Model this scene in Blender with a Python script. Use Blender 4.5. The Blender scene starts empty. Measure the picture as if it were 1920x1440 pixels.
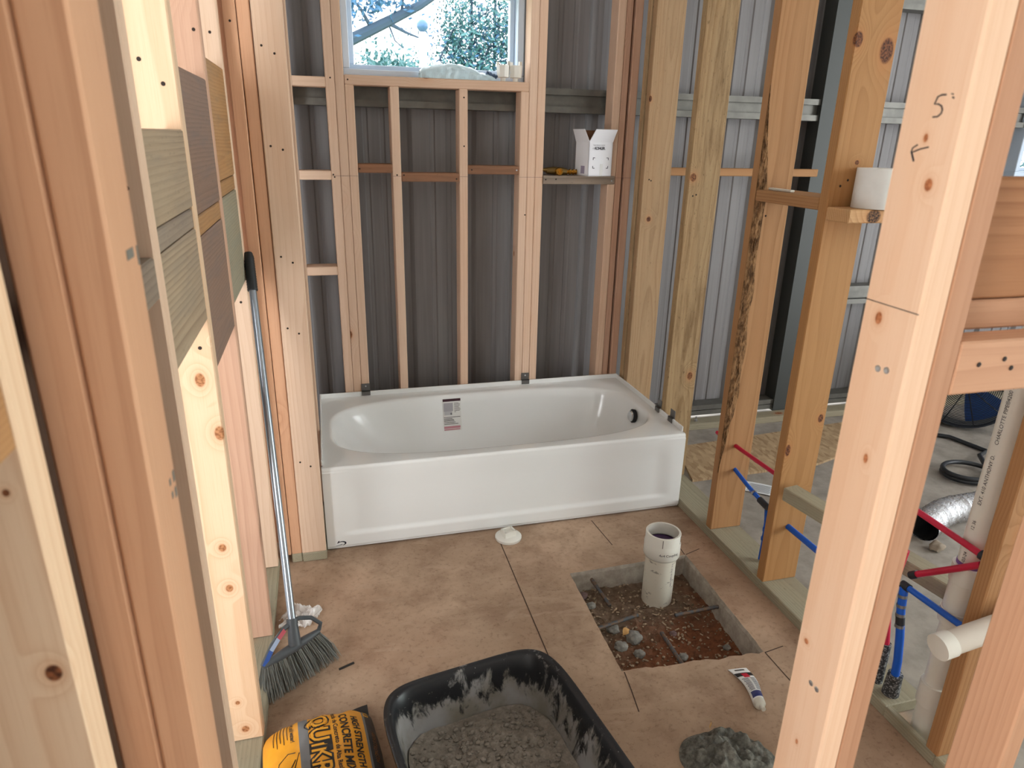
import bpy, bmesh, math, random
from math import sin, cos, pi, sqrt, radians
from mathutils import Vector, Matrix, noise as mnoise

scene = bpy.context.scene
COL = scene.collection

# ------------------------------------------------------------------ camera
CAM = Vector((0.0652, -2.3996, 1.5390))
YAW, PITCH, ROLL, FPX = 0.271347, 0.345175, 0.022143, 1282.6
fw = Vector((sin(YAW)*cos(PITCH), cos(YAW)*cos(PITCH), -sin(PITCH)))
rt = Vector((cos(YAW), -sin(YAW), 0.0))
up = rt.cross(fw)
rt, up = rt*cos(ROLL)+up*sin(ROLL), up*cos(ROLL)-rt*sin(ROLL)
camd = bpy.data.cameras.new('camera')
camd.sensor_width = 36.0
camd.lens = 36.0*FPX/1920.0
camd.clip_start = 0.05
camd.clip_end = 200
camd.dof.use_dof = True
camd.dof.focus_distance = 2.5
camd.dof.aperture_fstop = 6.5
cam = bpy.data.objects.new('camera', camd)
COL.objects.link(cam)
m = Matrix.Identity(4)
for i in range(3):
    m[i][0], m[i][1], m[i][2], m[i][3] = rt[i], up[i], -fw[i], CAM[i]
cam.matrix_world = m
scene.camera = cam

# ------------------------------------------------------------------ world and light
world = bpy.data.worlds.new('sky')
scene.world = world
world.use_nodes = True
bg = world.node_tree.nodes['Background']
bg.inputs['Color'].default_value = (0.93, 0.97, 1.0, 1)
bg.inputs['Strength'].default_value = 6.0

def area_light(name, loc, target, sx, sy, power, color):
    l = bpy.data.lights.new(name, 'AREA')
    l.shape = 'RECTANGLE'
    l.size, l.size_y, l.energy, l.color = sx, sy, power, color
    o = bpy.data.objects.new(name, l)
    COL.objects.link(o)
    o.location = loc
    o.rotation_euler = (Vector(target)-Vector(loc)).to_track_quat('-Z', 'Y').to_euler()
    return o

scene.view_settings.view_transform = 'Standard'
scene.view_settings.look = 'None'
scene.view_settings.gamma = 1.0
scene.view_settings.use_curve_mapping = False
scene.view_settings.exposure = 0.28
area_light('right_fill_light', (5.4, -2.55, 1.5), (-0.17, -1.5, 1.1), 1.4, 2.2, 12, (0.80, 1.0, 0.88)).data.spread = radians(60)  # added area light greening right-facing faces, beam narrowed to spare the siding
area_light('left_fill_light', (-1.5, -2.55, 1.5), (0.8, -1.7, 1.1), 1.3, 2.2, 32, (1.0, 0.98, 0.95))  # added area light brightening the near post's left face

# ------------------------------------------------------------------ helpers
rng = random.Random(7)

def lin(r, g, b):
    def f(c):
        c /= 255.0
        return c/12.92 if c <= 0.04045 else ((c+0.055)/1.055)**2.4
    return (f(r), f(g), f(b), 1.0)

def wmat(o):
    return (wmat(o.parent) if o.parent else Matrix.Identity(4)) @ o.matrix_basis

def tag(o, label=None, cat=None, group=None, kind=None):
    if label: o['label'] = label
    if cat: o['category'] = cat
    if group: o['group'] = group
    if kind: o['kind'] = kind
    return o

def thing(name, label, cat, loc=(0, 0, 0), rotz=0.0, group=None, kind=None):
    o = bpy.data.objects.new(name, None)
    o.empty_display_size = 0.05
    COL.objects.link(o)
    o.matrix_basis = Matrix.Translation(loc) @ Matrix.Rotation(rotz, 4, 'Z')
    return tag(o, label, cat, group, kind)

def link(name, mesh, parent=None, world=None):
    o = bpy.data.objects.new(name, mesh)
    COL.objects.link(o)
    w = world if world is not None else Matrix.Identity(4)
    if parent is not None:
        o.parent = parent
        o.matrix_basis = wmat(parent).inverted() @ w
    else:
        o.matrix_basis = w
    return o

def T(x, y, z):
    return Matrix.Translation((x, y, z))

class MB:
    def __init__(self):
        self.v, self.f = [], []
    def add(self, vs, fs):
        n = len(self.v)
        self.v += [tuple(p) for p in vs]
        self.f += [tuple(i+n for i in f) for f in fs]
        return self
    def box(self, x0, x1, y0, y1, z0, z1, M=None):
        vs = [Vector((x, y, z)) for z in (z0, z1) for y in (y0, y1) for x in (x0, x1)]
        if M: vs = [M @ p for p in vs]
        return self.add(vs, [(0, 2, 3, 1), (4, 5, 7, 6), (0, 1, 5, 4), (2, 6, 7, 3), (0, 4, 6, 2), (1, 3, 7, 5)])
    def grid(self, fn, nu, nv, closeu=False, closev=False, flip=False):
        vs = []
        for j in range(nv if closev else nv+1):
            for i in range(nu if closeu else nu+1):
                vs.append(fn(i/nu, j/nv))
        w = nu if closeu else nu+1
        h = nv if closev else nv+1
        fs = []
        for j in range(nv):
            for i in range(nu):
                a, b = j*w+i, j*w+(i+1) % w
                c, d = ((j+1) % h)*w+(i+1) % w, ((j+1) % h)*w+i
                fs.append((a, d, c, b) if flip else (a, b, c, d))
        return self.add(vs, fs)
    def lathe(self, prof, n=32, M=None, caps=True):
        n0 = len(self.v)
        vs = []
        for r, z in prof:
            for i in range(n):
                a = 2*pi*i/n
                p = Vector((r*cos(a), r*sin(a), z))
                vs.append(M @ p if M else p)
        fs = []
        for j in range(len(prof)-1):
            for i in range(n):
                fs.append((j*n+i, j*n+(i+1) % n, (j+1)*n+(i+1) % n, (j+1)*n+i))
        if caps:
            fs.append(tuple(reversed(range(n))))
            fs.append(tuple((len(prof)-1)*n+i for i in range(n)))
        return self.add(vs, fs)
    def tube(self, pts, r, n=12, caps=True):
        pts = [Vector(p) for p in pts]
        rs = r if isinstance(r, (list, tuple)) else [r]*len(pts)
        vs, fs = [], []
        t0 = (pts[1]-pts[0]).normalized()
        a = t0.orthogonal().normalized()
        for k, p in enumerate(pts):
            if k == 0: t = pts[1]-pts[0]
            elif k == len(pts)-1: t = pts[k]-pts[k-1]
            else: t = pts[k+1]-pts[k-1]
            t.normalize()
            a = (a - t*a.dot(t)).normalized()
            b = t.cross(a)
            for i in range(n):
                an = 2*pi*i/n
                vs.append(p + (a*cos(an)+b*sin(an))*rs[k])
        for k in range(len(pts)-1):
            for i in range(n):
                fs.append((k*n+i, k*n+(i+1) % n, (k+1)*n+(i+1) % n, (k+1)*n+i))
        if caps:
            fs.append(tuple(reversed(range(n))))
            fs.append(tuple((len(pts)-1)*n+i for i in range(n)))
        return self.add(vs, fs)
    def rock(self, c, r, seed, sub=2, squash=0.7):
        bm = bmesh.new()
        bmesh.ops.create_icosphere(bm, subdivisions=sub, radius=1.0)
        vs = []
        for v in bm.verts:
            k = 1 + 0.35*mnoise.noise(v.co*1.6+Vector((seed*3.1, seed, 0)))
            p = v.co*k
            vs.append((c[0]+p.x*r, c[1]+p.y*r*0.85, c[2]+p.z*r*squash))
        fs = [tuple(v.index for v in f.verts) for f in bm.faces]
        bm.free()
        return self.add(vs, fs)
    def mesh(self, name, mat, smooth=False, fix=False):
        me = bpy.data.meshes.new(name)
        me.from_pydata(self.v, [], self.f)
        if fix:
            bm = bmesh.new(); bm.from_mesh(me)
            bmesh.ops.recalc_face_normals(bm, faces=bm.faces)
            bm.to_mesh(me); bm.free()
        me.materials.append(mat)
        if smooth:
            me.polygons.foreach_set('use_smooth', [True]*len(me.polygons))
            if smooth != 'all':
                me.set_sharp_from_angle(angle=radians(40))
        me.update()
        return me
    def build(self, name, mat, parent=None, smooth=False, world=None, local=None, fix=True):
        me = self.mesh(name, mat, smooth, fix)
        if local is not None:
            o = bpy.data.objects.new(name, me); COL.objects.link(o); o.parent = parent; o.matrix_basis = local
            return o
        return link(name, me, parent, world)

def bevel_box(name, dx, dy, dz, b, mat, seg=1):
    bm = bmesh.new()
    bmesh.ops.create_cube(bm, size=1.0)
    bmesh.ops.scale(bm, vec=(dx, dy, dz), verts=bm.verts)
    bmesh.ops.bevel(bm, geom=bm.edges[:], offset=b, segments=seg, affect='EDGES', profile=0.5)
    me = bpy.data.meshes.new(name)
    bm.to_mesh(me); bm.free()
    me.materials.append(mat)
    return me

# ------------------------------------------------------------------ materials
class NT:
    def __init__(self, name):
        self.m = bpy.data.materials.new(name)
        self.m.use_nodes = True
        self.t = self.m.node_tree
        self.b = self.t.nodes['Principled BSDF']
    def n(self, kind, **kw):
        nd = self.t.nodes.new(kind)
        for k, v in kw.items(): setattr(nd, k, v)
        return nd
    def put(self, sock, v):
        if v is None: return
        if isinstance(v, bpy.types.NodeSocket): self.t.links.new(v, sock)
        else:
            if hasattr(sock.default_value, '__len__') and not hasattr(v, '__len__'): v = [v]*len(sock.default_value)
            if hasattr(sock.default_value, '__len__') and len(sock.default_value) == 3 and len(v) == 4: v = v[:3]
            sock.default_value = v
    def math(self, op, a, b=None, c=None, clamp=False):
        nd = self.n('ShaderNodeMath', operation=op, use_clamp=clamp)
        for s, v in zip(nd.inputs, (a, b, c)): self.put(s, v)
        return nd.outputs[0]
    def vec(self, op, a, b=None):
        nd = self.n('ShaderNodeVectorMath', operation=op)
        self.put(nd.inputs[0], a)
        if b is not None: self.put(nd.inputs[1], b)
        return nd.outputs['Value'] if op in ('LENGTH', 'DISTANCE', 'DOT_PRODUCT') else nd.outputs[0]
    def mix(self, f, a, b, blend='MIX'):
        nd = self.n('ShaderNodeMix', data_type='RGBA', blend_type=blend)
        self.put(nd.inputs[0], f); self.put(nd.inputs[6], a); self.put(nd.inputs[7], b)
        return nd.outputs[2]
    def ramp(self, f, a, b, lo=0.0, hi=1.0, smooth=True):
        nd = self.n('ShaderNodeMapRange', interpolation_type='SMOOTHSTEP' if smooth else 'LINEAR')
        self.put(nd.inputs['Value'], f)
        nd.inputs['From Min'].default_value = a; nd.inputs['From Max'].default_value = b
        nd.inputs['To Min'].default_value = lo; nd.inputs['To Max'].default_value = hi
        return nd.outputs[0]
    def noise(self, v, scale=1.0, detail=3.0, rough=0.55, dist=0.0):
        nd = self.n('ShaderNodeTexNoise')
        self.put(nd.inputs['Vector'], v)
        nd.inputs['Scale'].default_value = scale; nd.inputs['Detail'].default_value = detail
        nd.inputs['Roughness'].default_value = rough; nd.inputs['Distortion'].default_value = dist
        return nd.outputs['Fac']
    def voronoi(self, v, scale=1.0):
        nd = self.n('ShaderNodeTexVoronoi')
        self.put(nd.inputs['Vector'], v); nd.inputs['Scale'].default_value = scale
        return nd.outputs['Distance'], nd.outputs['Color']
    def coord(self):
        return self.n('ShaderNodeTexCoord').outputs['Object']
    def rand(self):
        return self.n('ShaderNodeObjectInfo').outputs['Random']
    def sep(self, v):
        nd = self.n('ShaderNodeSeparateXYZ'); self.put(nd.inputs[0], v); return nd.outputs
    def comb(self, x, y, z):
        nd = self.n('ShaderNodeCombineXYZ')
        for s, v in zip(nd.inputs, (x, y, z)): self.put(s, v)
        return nd.outputs[0]
    def out(self, col=None, rough=None, metal=None, spec=None, bump=None, bstr=0.3, bdist=0.002, **kw):
        b = self.b
        self.put(b.inputs['Base Color'], col); self.put(b.inputs['Roughness'], rough); self.put(b.inputs['Metallic'], metal)
        if spec is not None: self.put(b.inputs['Specular IOR Level'], spec)
        for k, v in kw.items(): self.put(b.inputs[k], v)
        if bump is not None:
            bn = self.n('ShaderNodeBump'); bn.inputs['Strength'].default_value = bstr; bn.inputs['Distance'].default_value = bdist
            self.put(bn.inputs['Height'], bump); self.t.links.new(bn.outputs[0], b.inputs['Normal'])
        return self.m

def plain(name, rgb, rough=0.5, metal=0.0, spec=0.4, var=0.0, vscale=20.0, **kw):
    t = NT(name)
    c = lin(*rgb)
    if var > 0:
        f = t.noise(t.coord(), vscale, 4)
        d = tuple(x*(1-var) for x in c[:3])+(1,)
        l = tuple(min(1, x*(1+var)) for x in c[:3])+(1,)
        c = t.mix(t.ramp(f, 0.3, 0.7), d, l)
    return t.out(c, rough, metal, spec, **kw)

def wood(name, light, dark, freq=150.0, ringamt=0.55, density=0.35, weather=None, wamt=0.0, pith=(0.05, 0.09), knots=(), hue=0.12, extra=None, kcol=((96, 54, 30), (168, 108, 68))):
    """sawn lumber; local Z runs along the board"""
    t = NT(name)
    p = t.coord(); rnd = t.rand()
    off = t.math('MULTIPLY', rnd, 37.0)
    x, y, z = t.sep(p)[:3]
    z2 = t.math('ADD', z, off)
    q = t.comb(x, y, z2)
    n1 = t.math('SUBTRACT', t.noise(t.vec('MULTIPLY', q, (6.0, 6.0, 0.9)), 1.0, 2.0), 0.5)
    vd, vc = t.voronoi(t.vec('MULTIPLY', q, (7.5, 7.5, 4.2)))
    pres = t.math('GREATER_THAN', t.sep(vc)[0], 1.0-density)
    size = t.math('MULTIPLY_ADD', t.sep(vc)[1], 0.08, 0.045)
    kd = t.math('DIVIDE', vd, size)                   # 1 at the knot's rim
    kf = t.math('MULTIPLY', pres, t.ramp(kd, 0.0, 5.0, 1.0, 0.0))
    core = t.math('MULTIPLY', pres, t.ramp(kd, 0.75, 1.05, 1.0, 0.0))
    for (kx, ky, kz, kr, ks) in knots:
        d = t.vec('LENGTH', t.vec('MULTIPLY', t.vec('SUBTRACT', p, (kx, ky, kz)), (1/kr, 1/kr, 1/(kr*ks))))
        kf = t.math('MAXIMUM', kf, t.ramp(d, 0.0, 5.0, 1.0, 0.0))
        core = t.math('MAXIMUM', core, t.ramp(d, 0.75, 1.05, 1.0, 0.0))
    px = t.math('MULTIPLY_ADD', rnd, 0.06, pith[0]-0.03)
    rx = t.math('SUBTRACT', x, px)
    ry = t.math('SUBTRACT', y, pith[1])
    r = t.math('SQRT', t.math('ADD', t.math('MULTIPLY', rx, rx), t.math('MULTIPLY', ry, ry)))
    r = t.math('ADD', r, t.math('MULTIPLY', n1, 0.030))
    r = t.math('ADD', r, t.math('MULTIPLY', t.math('POWER', kf, 2.0), 0.035))
    fr = t.math('FRACT', t.math('MULTIPLY', r, freq))
    prof = t.math('MULTIPLY', t.math('POWER', fr, 2.2), t.ramp(fr, 0.9, 1.0, 1.0, 0.0))
    ramt = t.ramp(t.noise(t.vec('MULTIPLY', q, (9, 9, 1.5)), 1.0, 2.0), 0.3, 0.7, ringamt*0.35, ringamt)
    fine = t.noise(t.vec('MULTIPLY', q, (420.0, 420.0, 9.0)), 1.0, 2.0)
    blotch = t.noise(t.vec('MULTIPLY', q, (8.0, 8.0, 1.6)), 1.0, 3.0)
    L, D = lin(*light), lin(*dark)
    c = t.mix(t.math('MULTIPLY', prof, ramt), L, D)
    c = t.mix(t.ramp(fine, 0.45, 0.8, 0.0, 0.28), c, D)
    c = t.mix(t.ramp(blotch, 0.45, 0.75, 0.0, 0.35), c, tuple(a*b for a, b in zip(L, (0.95, 0.80, 0.68, 1))))
    # board to board variation
    c = t.mix(t.math('MULTIPLY', t.math('FRACT', t.math('MULTIPLY', rnd, 7.3)), hue*2), c, D)
    if weather:
        wn = t.noise(t.vec('MULTIPLY', q, (30.0, 30.0, 4.0)), 1.0, 5.0, 0.65)
        c = t.mix(t.ramp(wn, 0.42, 0.72, 0.0, wamt), c, lin(*weather))
        wn2 = t.noise(t.vec('MULTIPLY', q, (110.0, 110.0, 40.0)), 1.0, 4.0, 0.7)
        c = t.mix(t.ramp(wn2, 0.58, 0.72, 0.0, wamt*0.8), c, tuple(a*0.35 for a in lin(*weather)[:3])+(1,))
    halo = t.math('MULTIPLY', t.math('POWER', kf, 6.0), 0.55)
    c = t.mix(halo, c, lin(186, 118, 70))
    knotc = t.mix(t.ramp(t.noise(p, 160.0, 3.0), 0.35, 0.65), lin(*kcol[0]), lin(*kcol[1]))
    c = t.mix(core, c, knotc)
    if extra: c = extra(t, p, c)
    h = t.math('ADD', t.math('MULTIPLY', fine, 0.6), t.math('MULTIPLY', prof, 0.4))
    return t.out(c, 0.7, 0, 0.25, bump=h, bstr=0.25, bdist=0.0008)

M = {}
M['fir'] = wood('pale_fir', (216, 188, 164), (186, 144, 116), 130, 0.45, 0.22)
M['fir_back'] = wood('back_fir', (220, 190, 166), (188, 148, 120), 140, 0.4, 0.25)
M['fir_pink'] = wood('pink_fir', (196, 158, 134), (154, 112, 92), 140, 0.5, 0.2)
M['fir_jamb'] = wood('jamb_fir', (202, 156, 124), (164, 114, 84), 110, 0.5, 0.06)
M['pine6'] = wood('yellow_pine', (178, 134, 92), (132, 88, 52), 150, 0.75, 0.25, pith=(0.02, 0.12))
M['pine6w'] = wood('weathered_pine', (184, 156, 120), (132, 100, 66), 190, 0.7, 0.25, (118, 96, 66), 0.6, pith=(0.02, 0.12))
M['treated'] = wood('treated_lumber', (164, 156, 134), (120, 112, 92), 150, 0.7, 0.2, (142, 130, 112), 0.5)
M['grey_wood'] = wood('grey_board', (150, 134, 118), (104, 88, 74), 90, 0.85, 0.3, (116, 106, 98), 0.45)
M['brown_block'] = wood('brown_block', (150, 108, 82), (106, 72, 52), 120, 0.6, 0.2, (96, 80, 66), 0.4)

# ------------------------------------------------------------------ lumber
def board(parent, name, x0, x1, y0, y1, z0, z1, mat, axis='z', tilt=None, bev=0.003):
    """a stick of lumber filling the given box; grain along axis"""
    c = Vector(((x0+x1)/2, (y0+y1)/2, (z0+z1)/2))
    dx, dy, dz = x1-x0, y1-y0, z1-z0
    if axis == 'z': dims, R = (dx, dy, dz), Matrix.Identity(4)
    elif axis == 'x': dims, R = (dz, dy, dx), Matrix.Rotation(pi/2, 4, 'Y')
    else: dims, R = (dx, dz, dy), Matrix.Rotation(-pi/2, 4, 'X')
    W = Matrix.Translation(c)
    if tilt is not None: W = W @ tilt
    me = bevel_box(name, dims[0], dims[1], dims[2], bev, mat)
    return link(name, me, parent, W @ R)

nail_mat = plain('nail_head', (88, 80, 74), 0.4, 0.8)
hole_mat = plain('nail_hole', (42, 30, 24), 0.8)
zinc = plain('zinc_screw', (190, 192, 196), 0.3, 0.9)
def nails(parent, pts, axis, mat=None, r=0.0035):
    """nail heads standing in one face of a board; pts world, axis = outward normal"""
    for p in pts:
        mb = MB()
        q = Vector(axis).to_track_quat('Z', 'Y').to_matrix().to_4x4()
        mb.lathe([(r, -0.002), (r, 0.0006), (r*0.6, 0.0012)], 10, Matrix.Translation(p) @ q)
        mb.build('nail', mat or hole_mat, parent)

H = 2.44
# ---- back wall
wb = thing('wall_back', 'stud wall framed in pale lumber behind the bathtub', 'stud wall', (0.7, 0.81, 0), kind='structure')
YB0, YB1 = 0.764, 0.853
def sb(x0, x1, z0=0.038, z1=H, mat='fir_back', y0=YB0): return board(wb, 'stud', x0, x1, y0, YB1, z0, z1, M[mat])
board(wb, 'bottom_plate', -0.17, 1.52, YB0, YB1, 0, 0.038, M['treated'], 'x')
board(wb, 'top_plate', -0.17, 1.52, YB0, YB1, H, H+0.038, M['fir_back'], 'x')
sb(-0.052, -0.014)
sb(0.120, 0.157, mat='fir_back'); sb(0.158, 0.195); sb(0.196, 0.233, z1=1.734)
sb(0.381, 0.419, z1=1.734); sb(0.679, 0.717, z1=1.734)
sb(0.958, 0.995, z1=1.734); sb(0.996, 1.033); sb(1.034, 1.072)
sb(1.398, 1.436); sb(1.437, 1.470, mat='fir_pink', y0=0.770); sb(1.481, 1.518, mat='fir_pink', y0=0.766)
board(wb, 'window_sill_plate', 0.196, 0.995, YB0, YB1, 1.734, 1.772, M['fir_back'], 'x')
board(wb, 'window_header', 0.196, 0.995, YB0, YB1, 2.17, 2.31, M['fir_back'], 'x')
def bb(x0, x1, z0, mat, h=0.038, y0=YB0): return board(wb, 'blocking', x0, x1, y0, YB1, z0, z0+h, M[mat], 'x')
bb(-0.014, 0.120, 1.722, 'fir_back'); bb(-0.014, 0.120, 1.353, 'fir_back'); bb(-0.014, 0.120, 0.941, 'fir_back')
bb(0.233, 0.381, 1.383, 'brown_block'); bb(0.419, 0.679, 1.347, 'brown_block'); bb(0.717, 0.958, 1.381, 'brown_block')
sh = bb(1.072, 1.432, 1.340, 'grey_wood', y0=0.759)
nails(wb, [(0.128, 0.764, 1.375), (0.133, 0.764, 1.365), (0.40, 0.764, 1.375), (0.43, 0.764, 1.375), (0.665, 0.764, 1.360), (0.70, 0.764, 1.70), (0.21, 0.764, 1.753),
           (0.24, 0.764, 1.40), (0.735, 0.764, 1.40), (0.14, 0.764, 1.757), (0.99, 0.764, 1.2), (0.70, 0.764, 1.5)], (0, -1, 0))
nails(wb, [(1.085, 0.759, 1.36), (1.135, 0.759, 1.362)], (0, -1, 0))
nails(wb, [(1.415, 0.759, 1.356), (0.945, 0.764, 1.40)], (0, -1, 0), zinc)

# ---- alcove return at the tub's left end
wa = thing('wall_alcove', 'end of the stud wall closing the left end of the bathtub', 'stud wall', (-0.05, 0.3, 0), kind='structure')
YA = -0.052
kn = [(0.012, -0.02, -0.30, 0.008, 1.0)]
board(wa, 'bottom_plate', -0.092, -0.003, YA, YB0, 0, 0.038, M['treated'], 'y')
board(wa, 'bottom_plate', -0.131, -0.093, YA+0.004, 0.04, 0, 0.038, M['treated'], 'y')
board(wa, 'stud', -0.091, -0.003, YA, YA+0.038, 0.038, H, M['fir'], tilt=Matrix.Rotation(radians(0.08), 4, 'Y'))
board(wa, 'stud', -0.130, -0.093, YA+0.003, YA+0.092, 0.038, H, M['fir_jamb'])
board(wa, 'stud', -0.169, -0.132, YA-0.001, YA+0.088, 0.038, H, M['fir_jamb'])
board(wa, 'stud', -0.091, -0.003, 0.33, 0.368, 0.038, H, M['fir'])
board(wa, 'stud', -0.265, -0.170, 0.045, 0.083, 0.038, H, M['fir_jamb'])  # added behind the gap so that it goes dark
board(wa, 'top_plate', -0.092, -0.003, YA, YB0, H, H+0.038, M['fir'], 'y')
nails(wa, [(-0.07, YA, z) for z in (1.78, 1.50, 1.16, 0.92, 0.42)]+[(-0.035, YA, z) for z in (1.76, 1.49, 1.14, 0.90, 0.40)]+[(-0.15, YA-0.001, 1.84)], (0, -1, 0))
# ---- left wall with blocking
wl = thing('wall_left', 'left stud wall with weathered boards blocked between the studs', 'stud wall', (-0.22, -0.9, 0), kind='structure')
XL0, XL1 = -0.265, -0.176
ys = [-1.280, -0.900, -0.500, -0.118]
M['fir_l2'] = wood('knotty_fir', (218, 190, 160), (190, 146, 110), 90, 0.6, 0.0, kcol=((130, 82, 50), (178, 124, 84)), knots=[(0.012, -0.02, -0.2, 0.011, 1.5), (0.037, -0.02, -0.326, 0.012, 1.5), (0.009, -0.02, -0.616, 0.009, 1.2), (0.012, -0.02, -0.729, 0.009, 1.2), (-0.007, -0.02, -1.075, 0.006, 1.1), (0.003, -0.02, -1.164, 0.010, 1.1), (0.048, -0.02, -0.116, 0.004, 1.0)])
mats = ['fir', 'fir_l2', 'fir_pink', 'fir']
board(wl, 'bottom_plate', XL0, XL1, -1.86, YA, 0, 0.036, M['treated'], 'y')
board(wl, 'top_plate', XL0, XL1, -2.3, YA, H, H+0.038, M['fir'], 'y')
for yy, mm in zip(ys, mats):
    board(wl, 'stud', XL0, XL1, yy, yy+0.038, 0.038, H, M[mm])
M['block_a'] = wood('grey_block', (166, 146, 122), (112, 92, 74), 100, 0.9, 0.3, (128, 116, 104), 0.4)
M['block_b'] = wood('purple_block', (138, 112, 96), (92, 72, 62), 110, 0.6, 0.2, (112, 98, 92), 0.5)
M['block_g'] = wood('green_grey_block', (150, 142, 122), (104, 98, 84), 120, 0.7, 0.2, (120, 120, 108), 0.4)
M['block_c'] = wood('tan_block', (172, 130, 88), (120, 86, 54), 110, 0.7, 0.2, (110, 98, 84), 0.35)
for (ya, yb, zl, z1, z2, zt, ml_, mm_, mu_) in ((-1.242, -0.900, 1.170, 1.357, 1.395, 1.541, 'block_a', 'grey_wood', 'block_a'), (-0.862, -0.500, 1.050, 1.331, 1.373, 1.655, 'block_b', 'block_c', 'block_b'), (-0.462, -0.118, 1.100, 1.376, 1.416, 1.708, 'block_g', 'block_c', 'block_c')):
    board(wl, 'blocking', -0.214, XL1-0.0015, ya, yb, zl, z1, M[ml_], 'y')
    board(wl, 'blocking', -0.262, XL1-0.0035, ya, yb, z1+0.001, z2, M[mm_], 'y')
    board(wl, 'blocking', -0.214, XL1-0.0010, ya, yb, z2+0.003, zt, M[mu_], 'y')
board(wl, 'blocking', -0.214, -0.178, -1.660, -1.281, 1.298, 1.362, M['grey_wood'], 'y')
M['fir_hall'] = wood('hall_fir', (222, 192, 162), (192, 146, 112), 70, 0.5, 0.0, kcol=((70, 36, 20), (140, 84, 50)), knots=[(0.0275, -0.02, -0.156, 0.0075, 1.3), (0.0265, -0.02, 0.025, 0.003, 1.2)])
board(wl, 'stud', XL0, XL1, -1.826, -1.786, 0.036, H, M['fir_hall'])
board(wl, 'blocking', -0.216, -0.178, -2.12, -1.827, 1.300, 1.392, M['pine6'], 'y')
M['gap_shade'] = wood('gap_shade', (84, 60, 46), (56, 38, 28), 90, 0.6, 0.1)
board(wl, 'gap_shade_board', -0.300, -0.266, -2.20, -1.30, 0.036, 2.30, M['gap_shade'], 'z')  # added board, its dark brown stands in for shade in the gap
nails(wl, [(-0.20, -0.90, 1.62), (-0.235, -0.90, 1.66), (-0.19, -0.50, 1.76), (-0.20, -1.28, 1.46), (-0.205, -1.28, 1.27), (-0.2, -0.90, 1.11),
           (-0.2, -0.118, 1.80), (-0.2, -0.118, 1.03)], (0, -1, 0), r=0.004)

# ---- doorway wall the camera looks through
wf = thing('wall_front', 'doorway framing with doubled jamb studs nearest the camera', 'stud wall', (0.3, -1.72, 0), kind='structure')
YF0, YF1 = -1.760, -1.671
board(wf, 'stud', -0.1825, -0.1445, YF0, YF1, 0.0, H, M['fir_jamb'])
board(wf, 'stud', -0.1435, -0.1055, YF0, YF1, 0.0, H, M['fir_jamb'])
def ink(t, p, c):
    return c
M['post'] = wood('post_fir', (230, 194, 164), (212, 162, 126), 80, 0.35, 0.0, pith=(0.09, 0.03), kcol=((146, 84, 50), (190, 122, 80)), knots=[
    (-0.0195, 0.0015, 0.31, 0.0035, 1.5), (-0.0195, -0.0165, 0.259, 0.006, 1.3), (-0.0195, 0.0155, 0.093, 0.006, 1.5), (-0.0195, -0.0115, -0.093, 0.004, 1.8), (-0.0195, 0.0035, -0.604, 0.003, 1.8), (-0.0195, 0.0255, -0.424, 0.005, 1.0)])
XJ = 0.745
post = board(wf, 'stud', XJ, XJ+0.039, YF0, YF1, 0.038, H, M['post'])
M['pine_red'] = wood('red_pine', (172, 122, 84), (126, 78, 46), 70, 0.8, 0.0)
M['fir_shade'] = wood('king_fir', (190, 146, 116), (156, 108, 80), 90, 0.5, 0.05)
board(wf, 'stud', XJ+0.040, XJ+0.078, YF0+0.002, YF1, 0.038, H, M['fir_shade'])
board(wf, 'stud', 1.142, 1.180, YF0, YF1, 0.038, H, M['fir_jamb'])
board(wf, 'bottom_plate', XJ, 1.512, YF0, YF1, 0, 0.036, M['treated'], 'x')
board(wf, 'top_plate', -0.27, 1.512, YF0, YF1, H, H+0.038, M['fir'], 'x')
board(wf, 'blocking', XJ+0.079, 1.141, -1.712, -1.674, 1.354, 1.506, M['pine_red'], 'x')
board(wf, 'blocking', XJ+0.079, 1.141, -1.712, -1.674, 1.312, 1.352, M['fir_jamb'], 'x')
board(wf, 'blocking', XJ+0.079, 1.141, -1.757, -1.714, 1.240, 1.311, M['fir_jamb'], 'x')
nails(wf, [(0.90, -1.757, 1.285), (0.915, -1.757, 1.272), (0.945, -1.757, 1.278), (0.86, -1.757, 1.28)], (0, -1, 0))
nails(wf, [(XJ, -1.716, 1.269), (XJ, -1.730, 1.271), (XJ, -1.716, 0.757), (XJ, -1.729, 0.757)], (-1, 0, 0), zinc, 0.0045)

# ---- right wall of 2x6 studs
wr = thing('wall_right', 'right plumbing wall of wide knotty pine studs on a treated plate', 'stud wall', (1.59, -0.4, 0), kind='structure')
XR0, XR1 = 1.520, 1.660
for a, b in ((-1.215, 0.764), (-1.67, -1.385)):
    board(wr, 'bottom_plate', XR0, XR1, a, b, 0, 0.038, M['treated'], 'y')
board(wr, 'bottom_plate', XR0, XR0+0.022, -1.385, -1.215, 0, 0.0375, M['treated'], 'y')
board(wr, 'top_plate', XR0, XR1, -1.67, 0.764, H, H+0.038, M['pine6'], 'y')
M['shelf_knot'] = wood('knotty_block', (206, 164, 118), (160, 110, 68), 110, 0.8, 0.0, kcol=((40, 24, 18), (130, 88, 54)), knots=[(0.0, -0.048, -0.135, 0.022, 1.2)])
M['pine_s4'] = wood('knotty_pine', (182, 136, 88), (140, 94, 52), 130, 0.6, 0.0, pith=(0.02, 0.10), kcol=((62, 34, 20), (128, 76, 44)), knots=[
    (-0.060, -0.02, 0.576, 0.016, 1.4), (0.040, -0.02, 0.552, 0.024, 1.5), (-0.058, -0.02, -0.674, 0.010, 2.4), (0.050, -0.02, -0.566, 0.011, 1.5), (0.034, -0.02, -0.848, 0.011, 0.9), (0.009, -0.02, 0.253, 0.008, 0.9)])
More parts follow.
